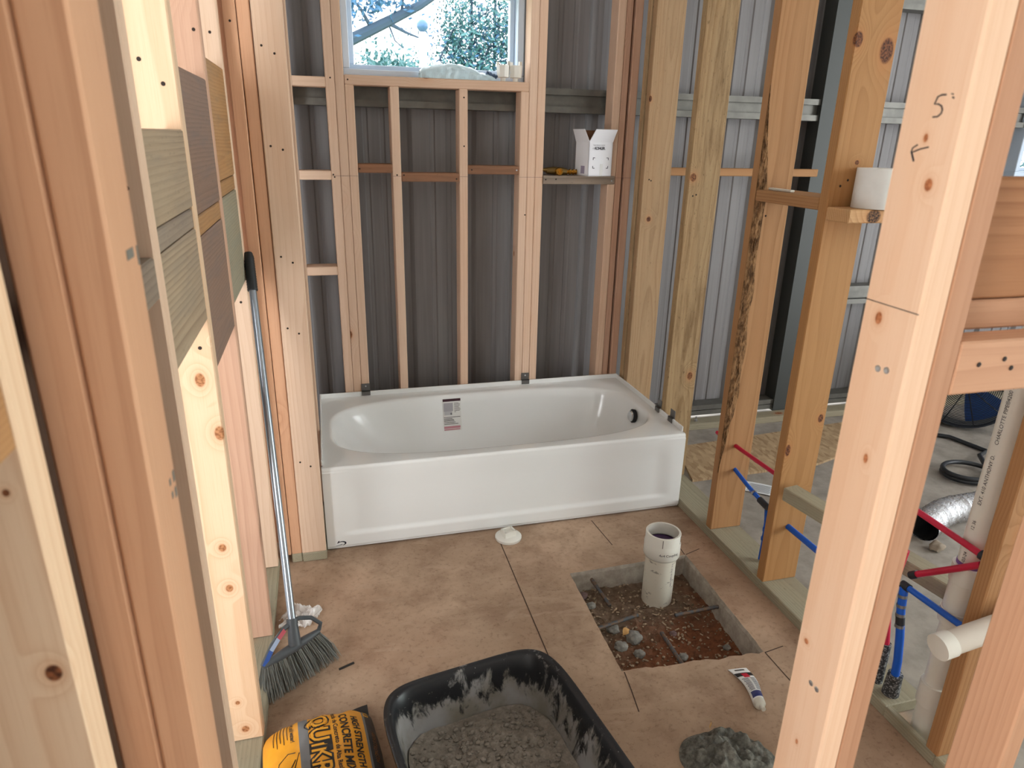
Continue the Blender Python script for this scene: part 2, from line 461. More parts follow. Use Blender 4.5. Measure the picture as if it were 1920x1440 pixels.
M['pine_s1'] = wood('plain_pine', (178, 148, 114), (130, 98, 68), 190, 0.7, 0.0, (140, 114, 84), 0.4, pith=(0.02, 0.12), kcol=((62, 34, 24), (120, 78, 50)), knots=[(-0.025, -0.02, -0.049, 0.012, 1.1), (-0.068, -0.02, 0.478, 0.009, 1.6)])
M['pine_s2'] = wood('speckled_pine', (170, 144, 108), (122, 92, 58), 190, 0.8, 0.0, (112, 86, 56), 0.75, pith=(0.02, 0.12), kcol=((80, 48, 28), (140, 92, 56)), knots=[(-0.052, -0.02, 0.164, 0.015, 1.2), (0.038, -0.02, -0.697, 0.014, 1.4)])
st = {}
for k, (yy, mm) in {'s0': (0.705, 'pine6w'), 's1': (0.636, 'pine_s1'), 's2': (0.212, 'pine_s2'), 's3': (-0.258, 'pine6'), 's4': (-0.622, 'pine_s4'), 's5': (-1.392, 'pine6')}.items():
    st[k] = board(wr, 'stud', XR0+(0.006 if k == 's0' else 0), XR1, yy, yy+0.038, 0.038, H, M[mm], tilt=Matrix.Rotation(radians({'s2': 0.12, 's3': -0.1}.get(k, 0)), 4, 'Y'))
# bark left on the edge of one stud
mb = MB()
def bark(u, v):
    z = 0.30+1.42*u
    n = mnoise.noise(Vector((z*9, v*3, 1.7)))
    n2 = mnoise.noise(Vector((z*60, v*25, 5.2)))
    env = min(1, max(0.0, 1.25-abs(z-0.95)*1.1))
    wdt = (0.016+0.028*env+0.012*n)*min(1, u*6, (1-u)*5)
    x = XR0-0.001+wdt*v
    dome = sin(pi*min(1, max(0, v)))**0.6
    return (x, -0.2585-(0.0025+0.004*n2)*dome, z)
mb.grid(bark, 260, 12)
t = NT('bark'); q = t.coord()
bn = t.noise(t.vec('MULTIPLY', q, (60, 60, 25)), 1, 6, 0.7)
M['bark'] = t.out(t.mix(t.ramp(bn, 0.35, 0.65), lin(74, 52, 34), lin(150, 114, 80)), 0.95, 0, 0.1, bump=bn, bstr=0.8, bdist=0.004)
mb.build('bark', M['bark'], wr, True, fix=False)
board(wr, 'blocking', XR0+0.001, XR0+0.139, -0.583, -0.221, 1.352, 1.389, M['pine6'], 'y')
board(wr, 'blocking', XR0, XR1+0.3, -0.720, -0.623, 1.328, 1.366, M['shelf_knot'], 'x')
tl = Matrix.Rotation(radians(9), 4, 'Z')
board(wr, 'blocking', 1.565, 1.625, -1.235, -0.640, 0.392, 0.440, M['treated'], 'y', tilt=tl)
nails(wr, [(1.555, -0.622, 1.425), (1.578, -0.622, 1.442)], (0, -1, 0))
nails(wr, [(1.548, -0.258, 1.30), (1.572, -0.258, 1.30), (1.55, 0.636, 1.37), (1.56, 0.636, 1.365), (1.545, 0.212, 1.33), (1.56, 0.212, 1.335)], (0, -1, 0))

# small fixings shared
# ------------------------------------------------------------------ slab with the cut-out
hole = [(0.876, -0.357), (1.366, -0.346), (1.343, -0.900), (0.862, -0.870)]
def floor_mat():
    t = NT('dusty_concrete')
    p = t.coord()
    x, y, z = t.sep(p)[:3]
    a = t.noise(p, 1.6, 5, 0.6, 0.4); b = t.noise(p, 7.0, 6, 0.65); c = t.noise(p, 60.0, 5, 0.7); d = t.noise(p, 0.9, 2)
    col = t.mix(t.ramp(a, 0.3, 0.72), lin(150, 124, 102), lin(188, 160, 136))
    col = t.mix(t.ramp(b, 0.45, 0.68, 0, 0.5), col, lin(128, 100, 80))
    col = t.mix(t.ramp(d, 0.55, 0.75, 0, 0.35), col, lin(150, 106, 80))
    col = t.mix(t.ramp(c, 0.5, 0.72, 0, 0.45), col, lin(104, 78, 60))
    w = t.noise(t.vec('MULTIPLY', p, (4, 12, 1)), 1.0, 5, 0.6, 1.2)
    col = t.mix(t.ramp(w, 0.56, 0.68, 0, 0.4), col, lin(182, 156, 134))
    grey = t.mix(t.ramp(b, 0.3, 0.75), lin(164, 155, 145), lin(130, 123, 116))
    col = t.mix(t.ramp(t.math('ADD', x, t.math('MULTIPLY', b, 0.12)), 1.60, 1.74), col, grey)
    return t.out(col, 0.85, 0, 0.25, bump=t.math('ADD', b, t.math('MULTIPLY', c, 0.4)), bstr=0.35, bdist=0.004)
M['floor'] = floor_mat()
NS = 24
inner = []
for k in range(4):
    a, b = Vector(hole[k]), Vector(hole[(k+1) % 4])
    for i in range(NS):
        p = a.lerp(b, i/NS)
        nrm = Vector((b.y-a.y, -(b.x-a.x))).normalized()
        amp = 0.012 if k == 2 else 0.003
        if i: p = p + nrm*amp*mnoise.noise(Vector((p.x*28, p.y*28, k*3.3)))
        inner.append(p)
oc = [(-1.2, 1.05), (5.2, 1.05), (5.2, -3.2), (-1.2, -3.2)]
outer = []
for k in range(4):
    a, b = Vector(oc[k]), Vector(oc[(k+1) % 4])
    for i in range(NS): outer.append(a.lerp(b, i/NS))
mb = MB()
n = 4*NS
vs = [(p.x, p.y, 0) for p in outer]+[(p.x, p.y, 0) for p in inner]
cen = Vector((1.11, -0.62))
for p in inner:
    q = p+(cen-p)*0.02
    vs.append((q.x, q.y, -0.012))
for p in inner:
    q = p+(cen-p)*0.06
    vs.append((q.x, q.y, -0.14))
vs += [(x, y, -0.14) for x, y in oc]
fs = [(i, n+i, n+(i+1) % n, (i+1) % n) for i in range(n)]
fs += [(n+i, 2*n+i, 2*n+(i+1) % n, n+(i+1) % n) for i in range(n)]
fs += [(2*n+i, 3*n+i, 3*n+(i+1) % n, 2*n+(i+1) % n) for i in range(n)]
mb.add(vs, fs)
floor = mb.build('floor', M['floor'], None, fix=False)
t = NT('cut_concrete'); q = t.coord(); cn = t.noise(q, 30, 5, 0.65)
floor.data.materials.append(t.out(t.mix(t.ramp(cn, 0.3, 0.7), lin(150, 140, 128), lin(178, 168, 156)), 0.9, 0, 0.2, bump=cn, bstr=0.6, bdist=0.006))
for pl in floor.data.polygons:
    if pl.index >= 4*NS: pl.material_index = 1
tag(floor, 'dusty brown concrete slab with a rectangular hole cut for the toilet drain', 'floor', kind='structure')
cut = plain('saw_cut', (70, 52, 42), 0.9)
for pts in ([(0.673, -0.045), (0.664, -0.650), (0.662, -0.80)], [(0.868, -0.876), (0.858, -0.95), (0.845, -1.03)], [(1.095, -0.02), (1.108, -0.216)],
            [(1.372, -0.24), (1.362, -0.345)], [(1.367, -0.346), (1.44, -0.322)], [(1.345, -0.905), (1.347, -1.03)], [(1.345, -0.905), (1.42, -0.893)]):
    mb = MB()
    for (a, b) in zip(pts[:-1], pts[1:]):
        a, b = Vector(a), Vector(b)
        d = (b-a).normalized(); nn = Vector((-d.y, d.x))*0.0018
        mb.add([(a.x-nn.x, a.y-nn.y, 0.0006), (b.x-nn.x, b.y-nn.y, 0.0006), (b.x+nn.x, b.y+nn.y, 0.0006), (a.x+nn.x, a.y+nn.y, 0.0006)], [(0, 1, 2, 3)])
    mb.build('saw_cut', cut, floor)

# soil inside
def dirt_mat():
    t = NT('soil'); p = t.coord()
    x, y, z = t.sep(p)[:3]
    a = t.noise(p, 5.0, 4); b = t.noise(p, 45.0, 6, 0.7)
    red = t.ramp(t.math('ADD', t.math('ADD', t.math('MULTIPLY', y, -1.0), t.math('MULTIPLY', x, 0.8)), t.math('MULTIPLY', a, 0.9)), 1.75, 2.15)
    col = t.mix(red, lin(120, 100, 84), lin(124, 78, 54))
    col = t.mix(t.ramp(b, 0.4, 0.7), col, t.mix(0.5, col, lin(50, 32, 22)))
    return t.out(col, 0.95, 0, 0.15, bump=b, bstr=0.9, bdist=0.01)
M['dirt'] = dirt_mat()
def soil_z(x, y):
    v = Vector((x*7, y*7, 0.3)); w = Vector((x*34, y*34, 2.1))
    return -0.085 + 0.020*mnoise.noise(v)+0.009*mnoise.noise(w) - 0.02*max(0, (-y-0.6))
mb = MB()
mb.grid(lambda u, v: ((0.86+0.51*u), (-0.92+0.60*v), soil_z(0.86+0.51*u, -0.92+0.60*v)+0.004*mnoise.noise(Vector((u*70, v*80, 0)))), 110, 120)
soil = mb.build('soil', M['dirt'], None, True, fix=False)
tag(soil, 'loose brown and red soil in the slab cut-out', 'soil', kind='stuff')
mb = MB()
for i in range(420):
    x, y = rng.uniform(0.885, 1.345), rng.uniform(-0.875, -0.37)
    r = rng.choice([0.003, 0.004, 0.004, 0.006])
    mb.rock((x, y, soil_z(x, y)+r*0.5), r, i, 1)
for i in range(110):
    x, y = rng.uniform(0.89, 1.34), rng.uniform(-0.87, -0.37)
    a = rng.uniform(0, pi); L_ = rng.uniform(0.004, 0.010)
    d = Vector((cos(a), sin(a), rng.uniform(-0.2, 0.3)))*L_; e = Vector((-sin(a), cos(a), 0))*0.003
    c = Vector((x, y, soil_z(x, y)+0.006))
    mb.add([c-d-e, c+d-e, c+d+e, c-d+e], [(0, 1, 2, 3)])
tag(mb.build('gravel', plain('gravel', (146, 126, 104), 0.9, var=0.5, vscale=60), soil, True), kind='stuff')
rockm = plain('grey_stone', (128, 124, 118), 0.9, var=0.3, vscale=60)
rockp = plain('purple_stone', (112, 90, 88), 0.9, var=0.25, vscale=60)
for i, (x, y, r, mm, lab) in enumerate([(0.955, -0.60, 0.024, rockm, 'grey stone beside the left rebar stub in the floor hole'), (1.005, -0.66, 0.030, rockm, 'larger grey stone in the floor hole below the left rebar'),
        (0.945, -0.685, 0.024, rockm, 'grey stone near the left edge of the floor hole'), (0.99, -0.735, 0.019, rockm, 'grey stone left of the slanted rebar in the floor hole'), (1.03, -0.828, 0.023, rockp, 'purplish stone touching the slanted rebar at the hole\'s front'),
        (1.135, -0.770, 0.019, rockm, 'small oval grey stone right of the slanted rebar'), (1.15, -0.67, 0.013, rockp, 'small brown stone in the middle of the red soil'),
        (0.915, -0.40, 0.020, rockp, 'brown stone in the back left corner of the floor hole'), (0.925, -0.46, 0.018, rockm, 'pale stone below the back left corner of the floor hole'), (1.30, -0.77, 0.014, rockm, 'small pale stone at the right end of the floor hole')]):
    mb = MB(); mb.rock((0, 0, 0), r, i*2.3, 3)
    o = mb.build('stone', mm, None, True, T(x, y, soil_z(x, y)+r*0.35))
    tag(o, lab, 'stone', 'stones in the floor hole')
leafm = plain('dry_leaf', (190, 146, 92), 0.8)
for i, (x, y, a, lab) in enumerate([(0.985, -0.64, 0.4, 'dry tan leaf beside the left rebar stub in the hole'), (0.955, -0.845, 1.9, 'dry tan leaf in the front left corner of the hole')]):
    mb = MB()
    mb.grid(lambda u, v: ((u-0.5)*0.034*cos(a)-(v-0.5)*0.024*(1-abs(2*u-1)**2)*sin(a), (u-0.5)*0.034*sin(a)+(v-0.5)*0.024*(1-abs(2*u-1)**2)*cos(a), 0.010*sin(u*3)+0.008*v), 6, 4)
    o = mb.build('dry_leaf', leafm, None, True, T(x, y, soil_z(x, y)+0.012)); tag(o, lab, 'leaf', 'dry leaves in the floor hole')
t = NT('rebar_steel'); rn = t.noise(t.coord(), 60, 4)
M['rebar'] = t.out(t.mix(t.ramp(rn, 0.4, 0.65), lin(86, 88, 92), lin(118, 92, 72)), 0.6, 0.4, 0.4)
for a, b, lab in (((0.868, -0.618, -0.050), (1.050, -0.590, -0.042), 'ribbed steel rebar stub sticking out of the hole\'s left side'),
                  ((1.180, -0.620, -0.045), (1.372, -0.628, -0.030), 'ribbed steel rebar stub sticking out of the hole\'s right side'),
                  ((1.098, -0.680, -0.055), (1.078, -0.870, -0.030), 'steel rebar stub slanting out of the hole\'s front edge'),
                  ((0.962, -0.352, -0.035), (0.992, -0.480, -0.075), 'dusty rebar stub coming out of the hole\'s back edge')):
    mb = MB(); a, b = Vector(a), Vector(b)
    L = (b-a).length; k = int(L/0.006)
    mb.tube([a.lerp(b, i/k) for i in range(k+1)], [0.0075 if i % 2 else 0.0062 for i in range(k+1)], 10)
    o = mb.build('rebar', M['rebar'], None, True); tag(o, lab, 'rebar', 'rebar stubs in the floor hole')

# ------------------------------------------------------------------ bathtub
enamel = plain('white_enamel', (228, 228, 226), 0.12, 0, 0.5)
TW, TD, TH = 1.516, 0.757, 0.357
tub = thing('bathtub', 'white alcove bathtub with integral apron standing against the back wall', 'bathtub', (0.76, 0.38, 0))
def sup(th, x0, x1, y0, y1, n):
    c, s = cos(th), sin(th)
    cx, cy = (x0+x1)/2, (y0+y1)/2
    return (cx+(x1-x0)/2*math.copysign(abs(c)**(2/n), c), cy+(y1-y0)/2*math.copysign(abs(s)**(2/n), s))
N = 160
loops = []
def sqr(th, x0, x1, y0, y1):
    c, s = cos(th), sin(th); k = max(abs(c), abs(s))
    return ((x0+x1)/2+(x1-x0)/2*c/k, (y0+y1)/2+(y1-y0)/2*s/k)
ths = [2*pi*i/N for i in range(N)]
loops.append([(*sqr(t_, 0.0, TW, 0.012, TD), TH) for t_ in ths])
loops.append([(*sqr(t_, 0.012, TW-0.012, 0.024, TD-0.012), TH) for t_ in ths])
ox0, ox1, oy0, oy1 = 0.045, 1.465, 0.062, 0.682
def ring(dx0, dx1, dy0, dy1, z, n): return [(*sup(t_, ox0+dx0, ox1-dx1, oy0+dy0, oy1-dy1, n), z) for t_ in ths]
loops.append(ring(-0.012, -0.012, -0.012, -0.012, TH, 3.3))
loops.append(ring(-0.004, -0.004, -0.004, -0.004, TH-0.002, 3.3))
loops.append(ring(0.004, 0.004, 0.004, 0.004, TH-0.010, 3.3))
for k in range(1, 15):
    ph = (k/14)*pi/2
    i1 = 1-cos(ph)
    z = TH-0.012-0.285*sin(ph)
    lin_ = 1-(z-(TH-0.297))/0.285
    loops.append(ring(0.006+0.16*lin_+0.30*i1, 0.006+0.03*lin_+0.20*i1, 0.005+0.03*lin_+0.13*i1, 0.005+0.04*lin_+0.13*i1, z, 3.3-0.4*i1))
mb = MB()
vs = [p for l in loops for p in l]; fs = []
for j in range(len(loops)-1):
    for i in range(N):
        fs.append((j*N+i, j*N+(i+1) % N, (j+1)*N+(i+1) % N, (j+1)*N+i))
fs.append(tuple((len(loops)-1)*N+i for i in range(N)))
mb.add(vs, fs)
basin = mb.build('basin', enamel, tub, 'all', fix=False)
# apron with raised border
def apron(u, v):
    x = TW*u
    # v 0 bottom .. 1 top, last part rolls over to the deck
    zf = TH-0.016
    if v < 0.86:
        z = 0.006+(zf-0.006)*v/0.86; y = 0.0
        def ss(a, b, t_):
            t_ = min(1, max(0, (t_-a)/(b-a))); return t_*t_*(3-2*t_)
        m_ = ss(0.058, 0.080, z)*ss(0.045, 0.13, x)*ss(0.045, 0.13, TW-x)
        top = 1-ss(0.24, 0.33, z)
        y = 0.010*m_*(0.35+0.65*top)
    else:
        a = (v-0.86)/0.14*pi/2
        z = zf+0.016*sin(a); y = 0.014*(1-cos(a))
        y += 0.0035*(1-(v-0.86)/0.14)
    if v < 0.02: y += 0.006
    return (x, y, z)
mb = MB(); mb.grid(apron, 150, 110)
mb.build('apron', enamel, tub, 'all', fix=False)
mb = MB()
mb.box(0, 0.004, 0.02, TD, 0.0, TH); mb.box(TW-0.004, TW, 0.02, TD, 0, TH); mb.box(0, TW, TD-0.004, TD, 0.0, TH)
mb.box(0.004, TW-0.004, 0.03, TD-0.004, 0.0, 0.012)
mb.build('shell', enamel, tub)
for nm, b_ in (('tile_flange', (0.0, TW, TD-0.006, TD, TH-0.004, TH+0.022)), ('tile_flange', (0.0, 0.006, 0.03, TD-0.006, TH-0.004, TH+0.022)), ('tile_flange', (TW-0.006, TW, 0.03, TD-0.006, TH-0.004, TH+0.022))):
    me = bevel_box(nm, b_[1]-b_[0], b_[3]-b_[2], b_[5]-b_[4], 0.0018, enamel, 2)
    link(nm, me, tub, T((b_[0]+b_[1])/2, (b_[2]+b_[3])/2, (b_[4]+b_[5])/2))
chrome = plain('chrome', (215, 218, 222), 0.12, 1.0)
blackm = plain('black_rubber', (22, 22, 24), 0.6)
R_ov = Matrix.Translation((1.438, 0.366, 0.300)) @ Matrix.Rotation(-pi/2+0.10, 4, 'Y')
mb = MB(); mb.lathe([(0.032, -0.008), (0.033, 0.004), (0.030, 0.008)], 28, R_ov)
ov = mb.build('overflow_ring', blackm, tub, True)
mb = MB(); mb.lathe([(0.026, 0.0), (0.027, 0.012), (0.022, 0.017), (0.010, 0.018)], 28, R_ov)
mb.build('overflow_plate', chrome, ov, True)
mb = MB(); mb.lathe([(0.036, 0.0), (0.036, 0.004), (0.02, 0.0035), (0.018, 0.002)], 28, T(1.27, 0.37, 0.0585))
mb.build('drain', chrome, tub, True)
clipm = plain('steel_clip', (112, 110, 108), 0.4, 0.6)
for (x, y, nx, lab) in ((0.215, TD+0.0035, 0, 'grey metal clip at the left of the tub\'s back edge'), (1.012, TD+0.0035, 0, 'grey metal clip at the right of the tub\'s back edge'),
                        (TW+0.002, 0.262, 1, 'dark metal clip on the tub\'s right edge nearer the back'), (TW+0.002, 0.135, 1, 'dark metal clip on the tub\'s right edge nearer the front')):
    c = thing('metal_clip', lab, 'clip', (x, y, TH+0.01), pi/2 if nx else 0, 'clips holding the tub to the studs')
    mb = MB(); mb.box(-0.020, 0.020, -0.0015, 0.0015, 0.004, 0.048); mb.box(-0.020, 0.020, -0.013 if not nx else -0.0015, 0.0015 if not nx else 0.013, 0.012, 0.0145)
    if not nx: mb.box(-0.020, 0.020, -0.013, -0.0115, -0.008, 0.0145)
    else: mb.box(-0.020, 0.020, 0.0115, 0.013, -0.008, 0.0145)
    mb.build('plate', clipm, c, local=Matrix.Identity(4))
    if not nx:
        mb = MB(); mb.lathe([(0.004, 0), (0.004, 0.001), (0.002, 0.002)], 10, T(0, -0.0015, 0.035) @ Matrix.Rotation(pi/2, 4, 'X')); mb.build('screw', zinc, c, local=Matrix.Identity(4))

# ------------------------------------------------------------------ lettering
def text_geo(s, size, offset=0.0, align='LEFT', spacing=1.0, shear=0.0):
    cu = bpy.data.curves.new('t', 'FONT')
    cu.body = s; cu.size = size; cu.offset = offset; cu.align_x = align; cu.space_character = spacing; cu.shear = shear
    cu.resolution_u = 3
    o = bpy.data.objects.new('t', cu); COL.objects.link(o)
    dg = bpy.context.evaluated_depsgraph_get()
    me = bpy.data.meshes.new_from_object(o.evaluated_get(dg))
    vs = [v.co.copy() for v in me.vertices]; fs = [tuple(p.vertices) for p in me.polygons]
    bpy.data.objects.remove(o); bpy.data.curves.remove(cu); bpy.data.meshes.remove(me)
    return vs, fs
def lettering(name, s, size, fn, mat, parent, **kw):
    vs, fs = text_geo(s, size, **kw)
    mb = MB(); mb.add([fn(p.x, p.y) for p in vs], fs)
    return mb.build(name, mat, parent, fix=False)
inkm = plain('black_ink', (30, 28, 40), 0.7)

# label on the far inner wall of the tub: find the wall by marching the basin mesh
from mathutils.bvhtree import BVHTree
bv = BVHTree.FromPolygons([Vector(p) for l in loops for p in l], fs[:-1])
def basin_back(x, z):
    h = bv.ray_cast(Vector((x, 0.37, z)), Vector((0, 1, 0)))
    return (h[0].y if h[0] else 0.67)
def lab_pt(a, b, lift=0.0012):
    """a across 0..1, b down 0..1 on the sticker"""
    x = 0.572+0.088*a; z = 0.338-0.150*b
    return (x, basin_back(x, z)-lift, z)
sticker = MB(); sticker.grid(lambda u, v: lab_pt(u, v), 8, 14)
sticker = sticker.build('label_sticker', plain('label_paper', (214, 212, 208), 0.5), tub, 'all', fix=False)
def stk(a0, a1, b0, b1, rgb, nm='print'):
    mb = MB(); mb.grid(lambda u, v: lab_pt(a0+(a1-a0)*u, b0+(b1-b0)*v, 0.0018), 3, 4)
    mb.build(nm, plain('label_ink', rgb, 0.5), sticker, fix=False)
stk(0.0, 1.0, 0.0, 0.085, (58, 26, 36), 'band')
stk(0.04, 0.56, 0.13, 0.40, (160, 156, 160), 'picture'); stk(0.06, 0.50, 0.40, 0.52, (178, 176, 178), 'picture'); stk(0.40, 0.49, 0.45, 0.51, (30, 30, 32), 'picture')
for b_, a1_ in ((0.14, 0.88), (0.18, 0.96), (0.22, 0.94), (0.26, 0.9), (0.30, 0.93), (0.34, 0.98), (0.38, 0.94), (0.42, 0.72)):
    stk(0.63, a1_, b_, b_+0.018, (120, 116, 114), 'text_line')
for b_, a1_ in ((0.575, 0.95), (0.62, 0.5), (0.655, 0.58), (0.69, 0.6), (0.735, 0.66), (0.785, 0.82)):
    stk(0.02, a1_, b_, b_+0.02, (104, 100, 98), 'text_line')
stk(0.0, 0.92, 0.86, 0.93, (188, 128, 136), 'text_line'); stk(0.0, 0.9, 0.945, 0.98, (188, 128, 136), 'text_line')
# small black emblem low on the apron's left corner
mb = MB()
def ap(x, z): return (x, -0.0012, z)
def arc(cx, cz, rx, rz, a0, a1, w, k=14):
    vs, fs = [], []
    for i in range(k+1):
        a = a0+(a1-a0)*i/k
        ww = w*(0.4+0.6*sin(pi*i/k))
        for s_ in (-1, 1): vs.append(ap(cx+(rx+s_*ww)*cos(a), cz+(rz+s_*ww*0.7)*sin(a)))
    for i in range(k): fs.append((2*i, 2*i+1, 2*i+3, 2*i+2))
    mb.add(vs, fs)
arc(0.055, 0.0295, 0.014, 0.008, -1.3, 2.5, 0.0035)
mb.add([ap(0.036, 0.0305), ap(0.044, 0.033), ap(0.047, 0.042), ap(0.042, 0.041)], [(0, 1, 2, 3)])
mb.add([ap(0.030, 0.0215), ap(0.034, 0.0205), ap(0.058, 0.0235), ap(0.056, 0.0260)], [(0, 1, 2, 3)])
mb.build('emblem', inkm, tub)

# ------------------------------------------------------------------ toilet drain pipe, its cap
pvc = plain('white_pvc', (226, 223, 214), 0.35, 0, 0.4)
t = NT('scuffed_pvc'); q = t.coord()
sn = t.noise(t.vec('MULTIPLY', q, (30, 30, 60)), 1, 5, 0.7)
zz = t.sep(q)[2]
c_ = t.mix(t.ramp(sn, 0.60, 0.66, 0, 0.7), lin(222, 216, 202), lin(120, 112, 104))
c_ = t.mix(t.ramp(zz, -0.09, -0.03, 0.55, 0.0), c_, lin(176, 150, 112))
pvc_s = t.out(c_, 0.45, 0, 0.4)
purple = plain('purple_primer', (58, 30, 72), 0.3)
PX, PY = 1.190, -0.462
dp = thing('drain_pipe', 'white PVC toilet drain pipe rising from the floor hole', 'pipe', (PX, PY, -0.09), 0)
mb = MB(); mb.lathe([(0.056, 0), (0.056, 0.24), (0.050, 0.24), (0.050, 0.15)], 40, caps=False); mb.build('pipe', pvc_s, dp, True, local=T(0, 0, -0.01))
mb = MB(); mb.lathe([(0.056, 0.195), (0.0625, 0.198), (0.066, 0.205), (0.066, 0.252), (0.0635, 0.256), (0.0635, 0.292), (0.062, 0.294), (0.0555, 0.294), (0.0545, 0.25)], 48, caps=False)
cp = mb.build('coupling', pvc, dp, True, local=Matrix.Identity(4))
mb = MB(); mb.lathe([(0.0548, 0.246), (0.035, 0.247), (0.0005, 0.244)], 40, caps=False); mb.build('purple_disc', purple, dp, True, local=Matrix.Identity(4))
for a in (-2.05, -0.75, 0.6, 2.4):
    mb = MB(); mb.box(0.0634, 0.0642, -0.0012, 0.0012, 0.258, 0.290, Matrix.Rotation(a, 4, 'Z')); mb.build('score_mark', plain('score_mark', (120, 116, 110), 0.7), cp, local=Matrix.Identity(4))
def pipe_wrap(cx, cy, r, a0, z0, vertical):
    def fn(x, y):
        if vertical: a, z = a0+y/r, z0-x
        else: a, z = a0+x/r, z0+y
        return (cx+r*cos(a), cy+r*sin(a), z)
    return fn
lettering('print', '4x4 Coupling', 0.014, pipe_wrap(PX, PY, 0.0664, -2.2, 0.135, False), inkm, dp)
lettering('print', '4 in. SCH 40 DWV PIPE', 0.010, pipe_wrap(PX, PY, 0.0564, -1.25, 0.095, True), plain('purple_print', (96, 70, 100), 0.6), dp)
cap = thing('cleanout_cap', 'round white plastic cap lying on the floor before the tub', 'cap', (0.712, -0.070, 0), 0.25)
mb = MB(); mb.lathe([(0.052, 0.0), (0.054, 0.004), (0.054, 0.012), (0.050, 0.015), (0.0, 0.015)], 40, caps=False); mb.build('disc', pvc, cap, True, local=Matrix.Identity(4))
mb = MB()
for dx, dy, sx, sy in ((0, 0.018, 0.024, 0.003), (0, -0.018, 0.024, 0.003), (0.022, 0, 0.003, 0.02), (-0.022, 0, 0.003, 0.02)): mb.box(dx-sx, dx+sx, dy-sy, dy+sy, 0.013, 0.040)
mb.box(-0.022, 0.022, -0.018, 0.018, 0.013, 0.030)
mb.build('grip', pvc, cap, local=Matrix.Identity(4))

# ------------------------------------------------------------------ steel shell of the building
so = thing('wall_outer', 'grey ribbed metal siding with steel girts behind the studs', 'siding', (1.9, 0.97, 0), kind='structure')
t = NT('grey_siding'); q = t.coord()
sn = t.noise(t.vec('MULTIPLY', q, (40, 40, 1.2)), 1, 3)
M['siding'] = t.out(t.mix(t.ramp(sn, 0.3, 0.7), lin(114, 110, 110), lin(126, 123, 123)), 0.5, 0.0, 0.5)
M['girt'] = plain('galvanised_girt', (108, 106, 100), 0.45, 0.5, var=0.15, vscale=14)
YS = 0.965
prof = [(0, 0), (0.020, 0.020), (0.050, 0.020), (0.070, 0), (0.150, 0), (0.156, 0.005), (0.172, 0.005), (0.178, 0), (0.226, 0), (0.232, 0.005), (0.248, 0.005), (0.254, 0)]
opens = [(0.188, 1.003, 1.778, 2.168), (3.98, 5.05, 1.385, 2.3)]
px = -1.10
while px < 5.0:
    pts = []
    for k in range(3):
        pts += [(px+k*0.305+a, YS+b) for a, b in prof]
    pts.append((px+0.915, YS))
    xs = []
    for (a, b), (c, d) in zip(pts[:-1], pts[1:]):
        xs.append((a, b))
        for o0, o1, _, _ in opens:
            for e in (o0, o1):
                if a+1e-6 < e < c-1e-6: xs.append((e, b+(d-b)*(e-a)/(c-a)))
    xs.append(pts[-1])
    xs.sort()
    mb = MB()
    for (a, b), (c, d) in zip(xs[:-1], xs[1:]):
        zr = [(0.03, 3.0)]
        for o0, o1, z0, z1 in opens:
            if a >= o0-1e-6 and c <= o1+1e-6: zr = [(0.03, z0), (z1, 3.0)]
        for z0, z1 in zr: mb.add([(a, b, z0), (c, d, z0), (c, d, z1), (a, b, z1)], [(0, 1, 2, 3)])
    mb.build('siding_panel', M['siding'], so, fix=False)
    mb = MB(); mb.box(px+0.0, px+0.003, YS-0.003, YS+0.004, 0.03, 1.778); mb.build('panel_lap', M['siding'], so)
    px += 0.915
def girt(x0, x1, z0, h=0.10, d=0.085, y1=0.960):
    mb = MB(); th = 0.004
    mb.box(x0, x1, y1-th, y1, z0, z0+h)
    mb.box(x0, x1, y1-d, y1-th, z0+h-th, z0+h); mb.box(x0, x1, y1-d, y1-th, z0, z0+th)
    mb.box(x0, x1, y1-d, y1-d+th, z0+h-0.028, z0+h-th); mb.box(x0, x1, y1-d, y1-d+th, z0+th, z0+0.028)
    mb.box(x0, x1, y1-d+0.02, y1-d+0.024, z0+0.028, z0+h-0.028)
    mb.build('girt', M['girt'], so)
girt(-1.1, 4.9, 1.655, 0.105)
girt(2.70, 4.9, 0.665, 0.105); girt(2.70, 4.9, 2.20, 0.10)
girt(-1.1, 4.9, 0.040, 0.06)
mb = MB()
mb.box(2.600, 2.606, 0.862, 0.958, 0.03, 3.0); mb.box(2.606, 2.700, 0.862, 0.868, 0.03, 3.0); mb.box(2.606, 2.700, 0.952, 0.958, 0.03, 3.0); mb.box(2.640, 2.646, 0.868, 0.952, 0.03, 3.0); mb.box(2.694, 2.700, 0.868, 0.890, 0.03, 3.0)
mb.build('steel_column', plain('dark_steel', (70, 72, 70), 0.5, 0.4), so)
board(so, 'sill_board', 1.665, 5.0, 0.764, 0.853, 0.0, 0.038, M['treated'], 'x')
mb = MB(); mb.lathe([(0.008, 0), (0.008, 0.012), (0.004, 0.012), (0.004, 0.03)], 8, T(2.05, 0.80, 0.038)); mb.build('anchor_bolt', zinc, so)
hb = board(None, 'horizontal_board', 1.665, 2.595, 0.800, 0.838, 1.380, 1.418, M['pine6'], 'x')
tag(hb, 'brown board running level along the metal siding behind the right studs', 'board')

